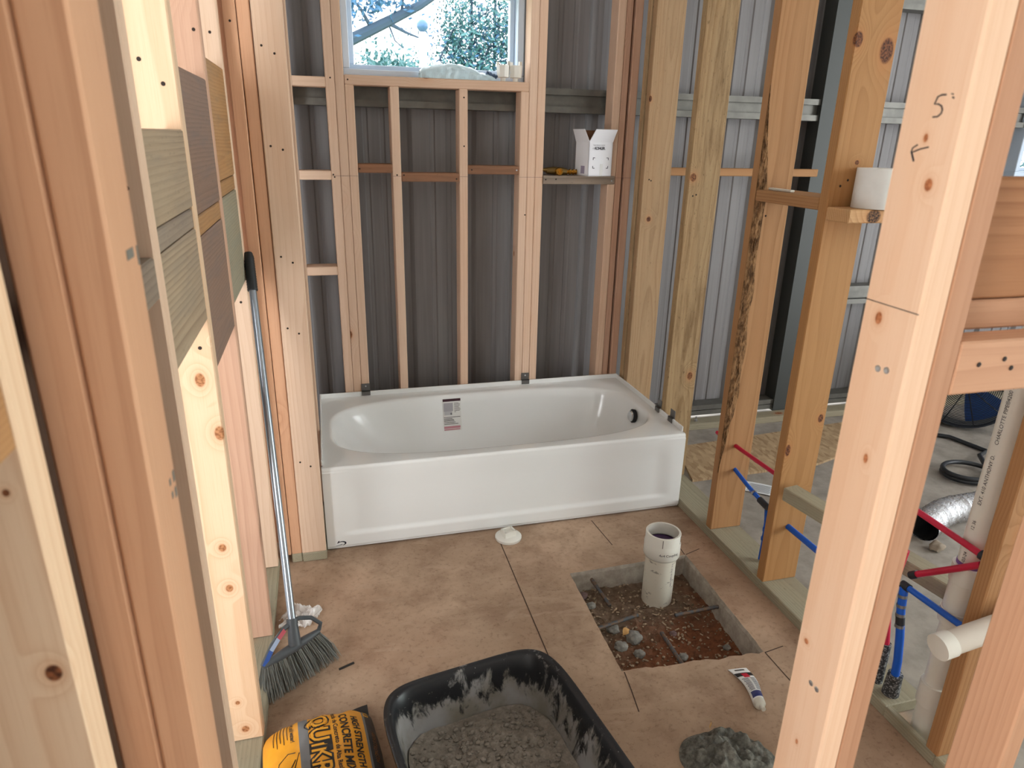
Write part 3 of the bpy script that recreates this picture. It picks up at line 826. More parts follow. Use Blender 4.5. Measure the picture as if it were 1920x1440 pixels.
# unseen roof, plus rear and end walls added to limit the sky light
t = NT('roof_underside')
roofm = t.out(lin(206, 204, 200), 0.6, 0, 0.3)
mb = MB(); mb.box(-1.6, 5.6, -3.34, 1.2, 3.0, 3.04)
tag(mb.build('ceiling', roofm), 'unseen pale roof over the whole building', 'ceiling', kind='structure')
mb = MB(); mb.box(-1.6, 5.6, -3.34, -3.30, 0.0, 3.0)  # added to cut light from behind, pale for bounce
tag(mb.build('rear_light_screen', roofm), 'unseen pale wall behind the camera, added for the light', 'siding', kind='structure')
mb = MB(); mb.box(5.56, 5.6, -0.9, 1.2, 0.0, 3.0)  # added so less sky light reaches the back siding
tag(mb.build('sky_block_right', M['siding']), 'unseen right end wall, added to hold back sky light', 'siding', kind='structure')
mb = MB(); mb.box(-1.6, -1.56, -1.95, 1.2, 0.0, 3.0)  # added, and long enough that the left bays see no sky
tag(mb.build('sky_block_left', M['siding']), 'unseen left end wall, added to hold back sky light', 'siding', kind='structure')

# window above the tub
vinyl = plain('white_vinyl', (196, 210, 226), 0.4)
glass = NT('window_glass')
gl = glass.b; gl.inputs['Transmission Weight'].default_value = 1.0; gl.inputs['Roughness'].default_value = 0.0; gl.inputs['IOR'].default_value = 1.0
gl.inputs['Specular IOR Level'].default_value = 0.2
glass = glass.m
def window(name, x0, x1, z0, z1, label):
    w = thing(name, label, 'window', ((x0+x1)/2, 0.94, z0), kind='structure')
    def rail(nm, a0, a1, y0, y1, c0, c1):
        link(nm, bevel_box(nm, a1-a0, y1-y0, c1-c0, 0.003, vinyl), w, T((a0+a1)/2, (y0+y1)/2, (c0+c1)/2))
    f = 0.030
    for (a0, a1, c0, c1) in ((x0, x1, z0, z0+f), (x0, x1, z1-f, z1), (x0, x0+f, z0+f, z1-f), (x1-f, x1, z0+f, z1-f)): rail('frame', a0, a1, 0.860, 0.985, c0, c1)
    g = f+0.022
    for (a0, a1, c0, c1) in ((x0+f, x1-f, z0+f, z0+g), (x0+f, x1-f, z1-g, z1-f), (x0+f, x0+g, z0+g, z1-g), (x1-g, x1-f, z0+g, z1-g)): rail('sash', a0, a1, 0.915, 0.955, c0, c1)
    mb = MB(); mb.box(x0+g-0.004, x1-g+0.004, 0.932, 0.936, z0+g-0.004, z1-g+0.004); mb.build('pane', glass, w)
    return w
window('window_1', 0.197, 0.994, 1.773, 2.168, 'small white framed window above the bathtub')
window('window_2', 3.985, 5.045, 1.386, 2.30, 'white framed window at the right edge beyond the near post')

# ------------------------------------------------------------------ broom
br = thing('broom', 'angled broom with grey bristles and metal handle leaning in the corner', 'broom', (-0.09, -0.66, 0))
hl, hr = Vector((-0.183, -0.728, 0.118)), Vector((-0.028, -0.622, 0.128))
bl, brr = Vector((-0.190, -0.733, 0.003)), Vector((0.016, -0.585, 0.003))
mid = hl.lerp(hr, 0.56)+Vector((0, 0, 0.008))
top = Vector((-0.163, -0.106, 1.165))
ax = (top-mid).normalized()
galv = plain('galvanised_handle', (150, 156, 164), 0.3, 0.85)
bplast = plain('grey_plastic', (74, 78, 82), 0.45)
mb = MB(); mb.tube([mid+ax*0.055, top-ax*0.10], 0.0115, 16); mb.build('handle', galv, br, True)
mb = MB()
gp = [top-ax*0.105+ax*0.125*i/30 for i in range(31)]
mb.tube(gp, [0.0150+(0.0012 if i % 2 else 0)-(0.004*max(0, i-26)/4) for i in range(31)], 16); mb.build('grip', plain('black_grip', (30, 30, 32), 0.5), br, True)
mb = MB(); mb.tube([mid-ax*0.004, mid+ax*0.03, mid+ax*0.06], [0.019, 0.0165, 0.0145], 16); mb.build('socket', bplast, br, True)
# head block
mb = MB()
dirn = (hr-hl).normalized(); nrm = dirn.cross(Vector((0, 0, 1))).normalized()
mb.tube([hl+(hr-hl)*i/12+Vector((0, 0, -0.002)) for i in range(13)], [0.008+0.007*sin(pi*i/12) for i in range(13)], 12)
mb.build('head', bplast, br, True)
col = mid+ax*0.062
lf = [hl+Vector((0, 0, 0.002)), hl.lerp(col, 0.45)+Vector((-0.010, -0.004, 0.010)), hl.lerp(col, 0.78)+Vector((-0.006, 0, 0.010)), col+Vector((0, 0, 0.002))]
rf = [hr+Vector((0, 0, 0.002)), hr+Vector((0.006, 0.004, 0.022)), hr.lerp(col, 0.35)+Vector((0.006, 0.004, 0.032)), hr.lerp(col, 0.75)+Vector((0.004, 0, 0.022)), col+Vector((0, 0, 0.004))]
for pts in (lf, rf):
    mb = MB(); mb.tube(pts, 0.0065, 8); mb.build('bracket', bplast, br, True)
mb = MB(); mb.tube([col-ax*0.006, col+ax*0.010], 0.0165, 16); mb.build('collar', bplast, br, True)
for k, (a, b, rgb) in enumerate(((0.02, 0.38, (58, 92, 170)), (0.38, 0.72, (170, 186, 214)), (0.72, 1.0, (196, 92, 104)))):
    def lp(u):
        return lf[0].lerp(lf[1], u*2) if u < 0.5 else lf[1].lerp(lf[2], u*2-1)
    mb = MB()
    pa, pb = lp(a), lp(b)
    off = (CAM-pa).normalized()*0.008*0 + nrm*0.0075
    if off.dot(CAM-pa) < 0: off = -off
    wv = (pb-pa).cross(off).normalized()*0.0085
    mb.add([pa+off-wv, pb+off-wv, pb+off+wv, pa+off+wv], [(0, 1, 2, 3)]); mb.build('paper_label', plain('broom_label', rgb, 0.5), br)
t = NT('grey_bristle')
M['bristle'] = t.out(t.mix(t.rand(), lin(128, 130, 126), lin(128, 130, 126)), 0.6, 0, 0.4)
mb = MB()
for i in range(1500):
    u = rng.random(); dpt = rng.uniform(-1, 1)
    a = hl.lerp(hr, u)+nrm*dpt*0.011+Vector((0, 0, -0.003))
    e = bl.lerp(brr, min(1, max(0, u+rng.gauss(0, 0.012))))+nrm*dpt*0.034
    e.z = 0.002+abs(rng.gauss(0, 0.006))
    k1 = a.lerp(e, 0.5)+Vector((rng.gauss(0, 0.003), rng.gauss(0, 0.003), 0))+(Vector((0.006, 0.004, 0))*(u-0.3))
    w = 0.0007
    wd = dirn*w if rng.random() < 0.6 else nrm*w
    mb.add([a-wd, a+wd, k1-wd, k1+wd, e-wd*0.7, e+wd*0.7], [(0, 1, 3, 2), (2, 3, 5, 4)])
bst = mb.build('bristles', M['bristle'], br, fix=False); bst['kind'] = 'stuff'

# ------------------------------------------------------------------ torn plastic wrapper
t = NT('clear_plastic')
M['plastic'] = t.out(lin(232, 228, 226), 0.2, 0, 0.5, Alpha=0.62)
def crumple(name, cx, cy, w, h, amp, rot, mat, label, cat, z0=0.004, seed=0.0, nn=26):
    mb = MB()
    def fn(u, v):
        x, y = (u-0.5)*w*(1-0.25*sin(7*v+seed)), (v-0.5)*h*(1-0.3*sin(5*u+seed))
        k = mnoise.noise(Vector((u*4+seed, v*4, seed)))
        z = z0+amp*abs(k)*2.2+amp*0.5*abs(mnoise.noise(Vector((u*11, v*11, seed))))
        return (cx+x*cos(rot)-y*sin(rot), cy+x*sin(rot)+y*cos(rot), z)
    mb.grid(fn, nn, nn)
    o = mb.build(name, mat, None, False, fix=False)
    return tag(o, label, cat)
crumple('plastic_wrapper', -0.098, -0.395, 0.125, 0.09, 0.022, 0.5, M['plastic'], 'crumpled clear plastic wrapper on the floor behind the broom', 'wrapper', seed=2.2)
mb = MB(); mb.tube([(0.0, 0, 0.004), (0.045, 0.018, 0.004)], 0.0035, 8)
o = mb.build('metal_pin', plain('dark_pin', (58, 54, 52), 0.5, 0.5), None, True, T(0.022, -0.66, 0)); tag(o, 'short dark metal pin on the floor right of the broom', 'pin')

# ------------------------------------------------------------------ concrete mix bag
BW, BL = 0.300, 0.52
bag = thing('concrete_bag', 'yellow bag of concrete mix lying left of the mixing tub', 'bag', (-0.018, -1.14, 0), radians(5))
def bag_pt(s, t_, lift=0.0):
    a, b = abs(2*s-1), abs(2*t_-1)
    hgt = 0.100*(max(0, 1-a**3.2))**0.5*(max(0, 1-b**5))**0.5
    wr_ = 0.006*mnoise.noise(Vector((s*5, t_*7, 0.4)))+0.0025*mnoise.noise(Vector((s*16, t_*22, 1.4)))
    k = 1-0.10*b**6
    return Vector(((s-0.5)*BW*k+0.004*mnoise.noise(Vector((t_*9, s*2, 3))), (0.5-t_)*BL+0.012*mnoise.noise(Vector((s*8, 1, 2)))*b**4, 0.012+hgt*(1+0)+wr_*min(1, hgt*20)+lift))
t = NT('bag_paper'); q = t.coord(); x_, y_, z_ = t.sep(q)[:3]
s_ = t.math('ADD', t.math('DIVIDE', x_, BW), 0.5)
dirt = t.noise(q, 14, 5, 0.65)
yel = t.mix(t.ramp(dirt, 0.4, 0.75, 0, 0.5), lin(232, 160, 40), lin(206, 134, 36))
blk = lin(34, 31, 30); gry = lin(112, 112, 112)
def between(a, b): return t.math('MULTIPLY', t.math('GREATER_THAN', s_, a), t.math('LESS_THAN', s_, b))
c_ = t.mix(between(0.335, 0.415), yel, gry)
c_ = t.mix(between(0.875, 0.895), c_, gry)
c_ = t.mix(t.math('GREATER_THAN', s_, 0.895), c_, blk); c_ = t.mix(t.math('LESS_THAN', s_, 0.035), c_, blk)
c_ = t.mix(t.ramp(dirt, 0.62, 0.75, 0, 0.35), c_, lin(150, 136, 120))
M['bag'] = t.out(c_, 0.5, 0, 0.4)
mb = MB(); mb.grid(lambda u, v: bag_pt(u, v), 60, 80, flip=True)
mb.grid(lambda u, v: Vector((bag_pt(u, v).x, bag_pt(u, v).y, 0.004)), 30, 40)
mb.build('sack', M['bag'], bag, 'all', local=Matrix.Identity(4))
mb = MB(); mb.grid(lambda u, v: Vector(((u-0.5)*BW*(0.92), BL/2-0.012+(0.014+0.022*u*u)*v, 0.012+0.014*v*u*u+0.006*sin(u*9)*v)), 20, 4)
mb.build('folded_end', plain('bag_black', (36, 33, 31), 0.55), bag, 'all', local=Matrix.Identity(4))
bagW = wmat(bag)
def bag_fn(s0, t0, lift):
    def fn(x, y):
        p = bag_pt(min(0.99, max(0.01, s0+y/BW)), min(0.99, max(0.01, t0+x/BL)), lift)
        return bagW @ p
    return fn
blackp = plain('bag_black_print', (36, 32, 30), 0.55); yelp = plain('bag_yellow_print', (232, 166, 48), 0.55)
lettering('lettering', 'QUIKRETE', 0.066, bag_fn(0.428, 0.075, 0.0010), blackp, bag, offset=0.0055, spacing=1.02)
lettering('lettering', 'QUIKRETE', 0.066, bag_fn(0.428, 0.075, 0.0018), yelp, bag, offset=0.0005, spacing=1.02)
lettering('lettering', 'Mezcla de Concreto de Alta Resistencia', 0.0165, bag_fn(0.622, 0.040, 0.0012), blackp, bag, offset=0.0004)
lettering('lettering', 'CONCRETE MIX', 0.0285, bag_fn(0.685, 0.090, 0.0012), blackp, bag, offset=0.0009, shear=0.15)
lettering('lettering', 'HIGH STRENGTH', 0.0225, bag_fn(0.785, 0.130, 0.0012), blackp, bag, offset=0.0008, shear=0.15)
lettering('lettering', 'Just add water!', 0.0145, bag_fn(0.262, 0.060, 0.0012), blackp, bag, offset=0.0004, shear=0.2)
for k in range(5):
    mb = MB(); s0 = 0.235-0.028*k; L_ = 0.13+0.02*(k % 2)
    mb.grid(lambda u, v: bagW @ bag_pt(s0+0.006*v, 0.07+L_*u, 0.0012), 14, 1); mb.build('text_line', blackp, bag, fix=False)
# line drawing of a figure at work is reduced to its main strokes
for pts in ([(0.30, 0.30), (0.24, 0.29), (0.17, 0.32), (0.15, 0.37), (0.20, 0.40)], [(0.20, 0.40), (0.10, 0.46), (0.06, 0.52)], [(0.30, 0.34), (0.22, 0.42), (0.21, 0.52)], [(0.33, 0.31), (0.28, 0.40), (0.30, 0.52)], [(0.12, 0.36), (0.11, 0.50)], [(0.09, 0.38), (0.07, 0.50)]):
    mb = MB(); mb.tube([bagW @ bag_pt(a, b, 0.0005) for a, b in pts], 0.0011, 6); mb.build('line_drawing', blackp, bag)
lettering('lettering', '60 LB', 0.017, bag_fn(0.905, 0.03, 0.0012), yelp, bag, offset=0.0004)
lettering('lettering', 'HIGH STRENGTH', 0.013, bag_fn(0.925, 0.22, 0.0012), plain('bag_dim_print', (150, 96, 40), 0.6), bag)

# ------------------------------------------------------------------ mixing tub and its contents
mt = thing('mixing_tub', 'black plastic mixing tub smeared with dried concrete', 'tub', (0.408, -1.277, 0), radians(9.0))
def mix_mat():
    t = NT('smeared_black_plastic'); p = t.coord()
    z = t.sep(p)[2]
    a = t.noise(t.vec('MULTIPLY', p, (22, 22, 9)), 1, 6, 0.7, 0.5); b = t.noise(p, 120, 3); d = t.noise(p, 9, 4)
    m_ = t.ramp(t.math('ADD', t.math('ADD', a, t.math('MULTIPLY', d, 0.5)), t.math('MULTIPLY', z, -2.2)), 0.42, 0.55)
    sp = t.ramp(b, 0.70, 0.74, 0, 0.8)
    m_ = t.math('MAXIMUM', m_, sp)
    grey = t.mix(t.ramp(d, 0.3, 0.7), lin(122, 116, 104), lin(150, 148, 148))
    col = t.mix(m_, lin(34, 35, 38), grey)
    return t.out(col, t.ramp(m_, 0, 1, 0.35, 0.9), 0, 0.4, bump=m_, bstr=0.4, bdist=0.002)
M['mix'] = mix_mat()
mw, ml, mh = 0.250, 0.350, 0.190
NN = 96
def rr(th, hx, hy, n=6): return sup(th, -hx, hx, -hy, hy, n)
lp_ = []
def add(hx, hy, z, n=6): lp_.append([(*rr(2*pi*i/NN, hx, hy, n), z) for i in range(NN)])
add(mw-0.060, ml-0.060, 0.0, 6); add(mw-0.052, ml-0.052, 0.006); add(mw-0.018, ml-0.018, mh-0.014); add(mw-0.004, ml-0.004, mh-0.014); add(mw, ml, mh-0.009); add(mw-0.001, ml-0.001, mh-0.002)
add(mw-0.006, ml-0.006, mh); add(mw-0.016, ml-0.016, mh-0.001); add(mw-0.022, ml-0.022, mh-0.007); add(mw-0.030, ml-0.030, mh-0.05); add(mw-0.040, ml-0.040, 0.09); add(mw-0.056, ml-0.056, 0.012, 5.5); add(mw-0.075, ml-0.075, 0.006, 5)
mb = MB(); vs = [p for l in lp_ for p in l]
fs = [(j*NN+i, j*NN+(i+1) % NN, (j+1)*NN+(i+1) % NN, (j+1)*NN+i) for j in range(len(lp_)-1) for i in range(NN)]
fs.append(tuple(reversed(range(NN)))); fs.append(tuple((len(lp_)-1)*NN+i for i in range(NN)))
mb.add(vs, fs); mb.build('pan', M['mix'], mt, True, local=Matrix.Identity(4), fix=False)
t = NT('dry_concrete_mix'); p = t.coord()
a = t.noise(p, 70, 6, 0.7); b = t.noise(p, 7, 3)
M['cmix'] = t.out(t.mix(t.ramp(a, 0.35, 0.7), lin(126, 118, 108), t.mix(t.ramp(b, 0.35, 0.65), lin(142, 134, 124), lin(158, 150, 140))), 0.95, 0, 0.1, bump=a, bstr=0.7, bdist=0.005)
mb = MB()
def mixz(x, y): return 0.058+0.016*mnoise.noise(Vector((x*6, y*6, 3)))+0.008*mnoise.noise(Vector((x*24, y*24, 1)))+0.022*(-y)-0.02*x
def mixf(u, v):
    # disc to rounded rectangle
    th = 2*pi*u; hx, hy = mw-0.050, ml-0.050
    x, y = rr(th, hx*v+1e-4, hy*v+1e-4, 2+3.5*v)
    return (x, y, mixz(x, y)+0.003*mnoise.noise(Vector((x*90, y*90, 0))))
mb.grid(mixf, 150, 70, closeu=True)
MW = wmat(mt)
for i in range(1100):
    x, y = rng.uniform(-mw+0.07, mw-0.07), rng.uniform(-ml+0.07, ml-0.07)
    r = rng.choice([0.003, 0.004, 0.004, 0.005, 0.007, 0.009])
    mb.rock((x, y, mixz(x, y)+r*0.4), r, i*1.7, 1)
o = mb.build('concrete_mix', M['cmix'], None, True, MW, fix=False); tag(o, 'grey dry concrete mix with gravel filling the black mixing tub', 'concrete mix', kind='stuff')

# ------------------------------------------------------------------ lump of wet concrete, wood sliver
mb = MB()
def lump(u, v):
    th = 2*pi*u; r = v
    rad = 1+0.18*mnoise.noise(Vector((cos(th)*1.5, sin(th)*1.5, 4)))
    x, y = 0.125*r*rad*cos(th), 0.095*r*rad*sin(th)
    z = 0.052*(1-r**2.6)*(1+0.6*mnoise.noise(Vector((x*18, y*18, 2.2))))+0.026*mnoise.noise(Vector((x*30+y*22, y*55-x*20, 0.5)))*(1-r**4)+0.010*mnoise.noise(Vector((x*85, y*85, 0.5)))*(1-r**4)
    return (x, y, max(0.0, z)+0.001)
mb.grid(lump, 120, 50, closeu=True)
t = NT('wet_concrete'); p = t.coord(); a = t.noise(p, 60, 6, 0.7)
M['wetc'] = t.out(t.mix(t.ramp(a, 0.35, 0.7), lin(78, 76, 70), lin(126, 124, 116)), 0.8, 0, 0.25, bump=a, bstr=0.7, bdist=0.005)
o = mb.build('concrete_lump', M['wetc'], None, True, T(1.000, -1.235, 0) @ Matrix.Rotation(-0.3, 4, 'Z'), fix=False); tag(o, 'grey lump of wet concrete on the floor beside the post', 'concrete')
mb = MB(); mb.grid(lambda u, v: ((v-0.5)*0.010*sin(pi*u), 0.004*v, 0.028*u), 6, 3)
o = mb.build('wood_chip', leafm, None, True, T(0.99, -1.165, 0.036)); tag(o, 'small tan wood chip stuck upright in the concrete lump', 'wood chip')

# ------------------------------------------------------------------ squeezed glue tube
gt = thing('glue_tube', 'squeezed white sealant tube with dark print on the floor', 'tube', (1.205, -1.03, 0), 0)
ga, gb = Vector((1.214, -0.950, 0.004)), Vector((1.199, -1.098, 0.013))
gd = gb-ga; gx = Vector((gd.y, -gd.x, 0)).normalized()*-1
gpath = [ga+gd*k/24 for k in range(25)]
tube_w = plain('tube_white', (226, 226, 224), 0.35)
def gpt(k, an, extra=0.0):
    f = k/24
    w = 0.031-0.013*min(1, f*1.25); hgt = 0.0018+0.014*min(1, f*1.15)**1.3
    c = ga+gd*f; c.z = hgt+0.001
    c = c+gx*(0.010*sin(f*4.2))
    return c+gx*cos(an)*(w+extra)+Vector((0, 0, 1))*sin(an)*(hgt+extra)
mb = MB(); mb.grid(lambda u, v: gpt(v*24, 2*pi*u), 20, 24, closeu=True)
mb.build('body', tube_w, gt, 'all', fix=True)
def band(k0, k1, a0, a1, rgb, nm):
    mb = MB(); mb.grid(lambda u, v: gpt(k0+(k1-k0)*v, a0+(a1-a0)*u, 0.0006), 10, 6); mb.build(nm, plain('tube_print', rgb, 0.4), gt, 'all', fix=False)
band(1.0, 1.8, 1.0, 2.1, (70, 66, 64), 'slot'); band(3.6, 6.2, 0.25, 2.9, (34, 34, 38), 'print_band'); band(4.2, 7.4, 1.2, 1.9, (190, 34, 60), 'print_mark')
for k in range(8, 18): band(k, k+0.45, 0.5+0.06*(k % 3), 1.35, (90, 92, 104), 'text_line'); band(k, k+0.45, 1.6, 2.5-0.1*(k % 2), (90, 92, 104), 'text_line')
band(18.4, 22.5, 0.15, 2.6, (46, 54, 110), 'print_band')
e1 = gpt(24, pi/2); ce = ga+gd+gx*(0.010*sin(4.2)); ce.z = 0.0165
gdn = gd.normalized()
mb = MB(); mb.tube([ce-gdn*0.004, ce, ce+gdn*0.010, ce+gdn*0.013, ce+gdn*0.015, ce+gdn*0.028], [0.017, 0.018, 0.016, 0.010, 0.007, 0.0065], 20)
mb.build('nozzle', plain('nozzle_plastic', (206, 202, 190), 0.4), gt, True)

# ------------------------------------------------------------------ things on the shelf blocks
card = plain('white_card', (226, 226, 230), 0.7); cardin = plain('brown_card', (112, 76, 50), 0.85)
BXc, BYc, BZ = 1.326, 0.784, 1.3785
box = thing('cardboard_box', 'open white cardboard box standing on the wall blocking', 'box', (BXc, BYc, BZ), radians(12))
bw, bd, bh = 0.130, 0.115, 0.150
def panel(nm, pts, parent, th=0.003, mat=card):
    a = [Vector(p) for p in pts]
    nn_ = (a[1]-a[0]).cross(a[2]-a[0]).normalized()*th
    mb = MB(); b = [p-nn_ for p in a]
    mb.add(a+b, [(0, 1, 2, 3), (7, 6, 5, 4), (0, 4, 5, 1), (1, 5, 6, 2), (2, 6, 7, 3), (3, 7, 4, 0)])
    return mb.build(nm, mat, parent, local=Matrix.Identity(4))
hx, hy = bw/2, bd/2
panel('front', [(-hx, -hy, 0), (hx, -hy, 0), (hx, -hy, bh), (-hx, -hy, bh)], box)
panel('side', [(-hx, hy, 0), (-hx, -hy, 0), (-hx, -hy, bh), (-hx, hy, bh)], box)
panel('side', [(hx, -hy, 0), (hx, hy, 0), (hx, hy, bh), (hx, -hy, bh)], box)
panel('back', [(hx, hy, 0), (-hx, hy, 0), (-hx, hy, bh), (hx, hy, bh)], box, mat=cardin)
panel('bottom', [(-hx, -hy, 0.004), (hx, -hy, 0.004), (hx, hy, 0.004), (-hx, hy, 0.004)], box)
panel('flap', [(-hx, -hy, bh), (hx, -hy, bh), (hx+0.004, -hy-0.026, bh+0.055), (-hx+0.018, -hy-0.026, bh+0.055)], box)
panel('flap', [(-hx, hy, bh), (-hx, -hy, bh), (-hx-0.020, -hy+0.016, bh+0.055), (-hx-0.020, hy, bh+0.055)], box)
panel('flap', [(hx, hy, bh), (-hx, hy, bh), (-hx, hy+0.006, bh+0.052), (hx, hy+0.006, bh+0.052)], box, mat=cardin)
panel('flap', [(hx, -hy, bh), (hx, hy, bh), (hx+0.004, hy, bh+0.054), (hx+0.004, -hy+0.01, bh+0.054)], box, mat=cardin)
BW_ = wmat(box)
def box_fn(x0, z0): return lambda x, y: BW_ @ Vector((x0+x, -hy-0.0008, z0+y))
lettering('lettering', 'KOHLER.', 0.0165, box_fn(-hx+0.030, 0.118), inkm, box, offset=0.0006, spacing=0.85)
lettering('lettering', 'THE BOLD LOOK', 0.0085, box_fn(-hx+0.020, 0.134), plain('grey_ink', (120, 118, 122), 0.7), box)
lettering('lettering', 'OF', 0.0085, box_fn(-hx+0.018, 0.120), plain('grey_ink2', (120, 118, 122), 0.7), box)
for cx_, cz_, dx_, dz_ in ((-0.040, 0.082, 1, -1), (0.044, 0.082, -1, -1), (-0.040, 0.036, 1, 1), (0.044, 0.036, -1, 1)):
    mb = MB()
    mb.box(min(cx_, cx_+dx_*0.010), max(cx_, cx_+dx_*0.010), -hy-0.0008, -hy, cz_-0.0014, cz_+0.0014)
    mb.box(cx_-0.0014, cx_+0.0014, -hy-0.0008, -hy, min(cz_, cz_+dz_*0.010), max(cz_, cz_+dz_*0.010))
    mb.build('corner_mark', inkm, box, local=Matrix.Identity(4))
mb = MB(); mb.box(0.0, 0.016, -hy-0.0005, -hy, 0.0, 0.055); mb.build('tape', plain('clear_tape', (206, 205, 202), 0.3), box, local=Matrix.Identity(4))
mb = MB(); mb.box(-hx-0.0006, -hx, -hy+0.030, -hy+0.062, 0.010, 0.045); mb.build('stuck_label', plain('violet_label', (150, 140, 160), 0.6), box, local=Matrix.Identity(4))
brass = plain('brass', (206, 158, 70), 0.25, 1.0); dbrass = plain('dull_brass', (132, 108, 64), 0.4, 0.9)
bv_ = thing('brass_valve', 'brass shower valve fitting lying on the blocking beside the box', 'valve', (1.145, 0.79, BZ), 0)
mb = MB(); mb.tube([(1.100, 0.80, BZ+0.020), (1.135, 0.80, BZ+0.020), (1.175, 0.80, BZ+0.018), (1.200, 0.80, BZ+0.016)], [0.014, 0.018, 0.018, 0.013], 20); mb.build('body', dbrass, bv_, True)
mb = MB(); mb.lathe([(0.0165, 0), (0.0165, 0.030), (0.015, 0.032), (0.0085, 0.032), (0.008, 0.012)], 24, T(1.152, 0.79, BZ+0.018) @ Matrix.Rotation(pi/2, 4, 'X')); mb.build('port', brass, bv_, True)
mb = MB(); k = 12; mb.tube([(1.198+0.050*i/k, 0.80, BZ+0.015) for i in range(k+1)], [0.0135 if (i//2) % 2 == 0 else 0.0095 for i in range(k+1)], 18); mb.build('threaded_end', brass, bv_, True)
mb = MB(); mb.tube([(1.076, 0.80, BZ+0.024), (1.102, 0.80, BZ+0.022)], [0.007, 0.010], 12); mb.build('stem', dbrass, bv_, True)

# white roll on the right shelf and the strip left of it
rl = thing('paper_roll', 'white paper roll standing on a wood block at the right studs', 'roll', (1.640, -0.672, 1.3665), 0)
mb = MB(); mb.lathe([(0.060, 0), (0.061, 0.002), (0.061, 0.110), (0.060, 0.112), (0.022, 0.112), (0.021, 0.108), (0.021, 0.002), (0.022, 0)], 48, caps=False)
mb.build('roll', plain('tissue', (232, 231, 228), 0.9, var=0.03), rl, True, local=Matrix.Identity(4))
mb = MB(); mb.lathe([(0.0205, 0.001), (0.0205, 0.111), (0.019, 0.111), (0.019, 0.001), (0.0205, 0.001)], 24, caps=False); mb.build('core', cardin, rl, True, local=Matrix.Identity(4))
me = bevel_box('white_strip', 0.018, 0.120, 0.008, 0.002, pvc)
o = link('white_strip', me, None, T(1.56, -0.340, 1.3935)); tag(o, 'thin white plastic strip lying on the block between two right studs', 'strip')

# ------------------------------------------------------------------ things on the window sill
t = NT('thin_blue_plastic')
M['bluebag'] = t.out(lin(206, 228, 236), 0.3, 0, 0.4, Alpha=0.8)
wb_ = thing('plastic_bag', 'crumpled clear plastic bag lying on the window sill', 'bag', (0.65, 0.82, 1.773), 0)
mb = MB()
def bagw(u, v):
    x = 0.515+0.33*u; a = pi*v
    hgt = 0.030+0.042*sin(pi*min(1, u*1.25))**0.7*(0.75+0.35*mnoise.noise(Vector((u*5, 2, 1))))
    hgt *= (1 if u < 0.9 else (1-u)*10*0.6+0.4)
    n_ = 0.010*mnoise.noise(Vector((u*14, v*5, 3)))
    return (x, 0.812-0.036*cos(a)+n_, 1.7735+max(0, hgt*sin(a)+n_*sin(a)))
mb.grid(bagw, 46, 16); mb.build('film', M['bluebag'], wb_, False, fix=False)
mb = MB()
for k in range(7): mb.tube([(0.80+0.008*k, 0.800+0.012*(k % 3), 1.785+0.004*(k % 2)), (0.812+0.008*k, 0.80+0.010*(k % 2), 1.812-0.003*k), (0.828+0.003*k, 0.80, 1.796)], 0.005, 6)
mb.build('contents', plain('grey_blue_parts', (84, 104, 132), 0.5), wb_, True)
for cx_, rz, lab in ((0.893, 0.0, 'left of two white plastic fittings on the window sill'), (0.950, 0.35, 'right of two white plastic fittings on the window sill')):
    f_ = thing('pipe_fitting', lab, 'fitting', (cx_-0.010, 0.800, 1.772), rz, 'plastic fittings on the window sill')
    mb = MB(); mb.lathe([(0.009, 0), (0.009, 0.014)], 16); mb.build('stem', pvc, f_, True, local=Matrix.Scale(1.28, 4))
    mb = MB(); mb.lathe([(0.010, 0.012), (0.021, 0.014), (0.024, 0.052), (0.021, 0.052), (0.019, 0.022), (0.0, 0.022)], 8, caps=False); mb.build('cup', pvc, f_, local=Matrix.Scale(1.28, 4))
    for xa, xb, zb in ((0.014, 0.024, 0.066), (-0.024, -0.014, 0.062)):
        mb = MB(); mb.box(xa, xb, -0.004, 0.004, 0.05, zb); mb.build('tab', pvc, f_, local=Matrix.Scale(1.28, 4))

# ------------------------------------------------------------------ plumbing in the right wall
red = plain('red_pipe', (190, 28, 62), 0.4); blue = plain('blue_pipe', (20, 88, 190), 0.35); blkf = plain('black_fitting', (34, 36, 42), 0.45); crimp = plain('crimp_ring', (150, 152, 158), 0.3, 0.9)
stack = thing('drain_stack', 'tall white PVC drain stack rising through the right wall plate', 'pipe', (1.585, -1.286, 0), 0)
SX, SY = 1.587, -1.286
def cyl(parent, nm, z0, z1, r, mat, x=SX, y=SY):
    mb = MB(); mb.lathe([(r-0.001, z0), (r, z0+0.001), (r, z1-0.001), (r-0.001, z1)], 36, T(x, y, 0)); return mb.build(nm, mat, parent, True)
cyl(stack, 'pipe', 0.0, 2.4, 0.0302, pvc_s if False else pvc)
cyl(stack, 'coupling', 0.105, 0.175, 0.0365, pvc)
cyl(stack, 'tee', 0.385, 0.545, 0.0350, pvc); cyl(stack, 'tee_collar', 0.375, 0.415, 0.0385, pvc); cyl(stack, 'tee_collar', 0.500, 0.550, 0.0385, pvc)
mb = MB(); mb.lathe([(0.0315, 0.548), (0.0318, 0.555), (0.0315, 0.560)], 36, T(SX, SY, 0)); mb.build('primer_ring', plain('violet_primer', (120, 80, 150), 0.4), stack, True)
mb = MB(); mb.tube([(SX, SY, 0.455), (SX+0.03, SY-0.03, 0.450), (SX+0.055, SY-0.055, 0.440)], [0.030, 0.030, 0.031], 24); mb.build('tee_branch', pvc, stack, True)
def stackfn(a0, z0):
    return lambda x, y: (SX+0.0307*cos(a0+y/0.0307), SY+0.0307*sin(a0+y/0.0307), z0+x)
A0 = math.atan2(CAM.y-SY, CAM.x-SX)
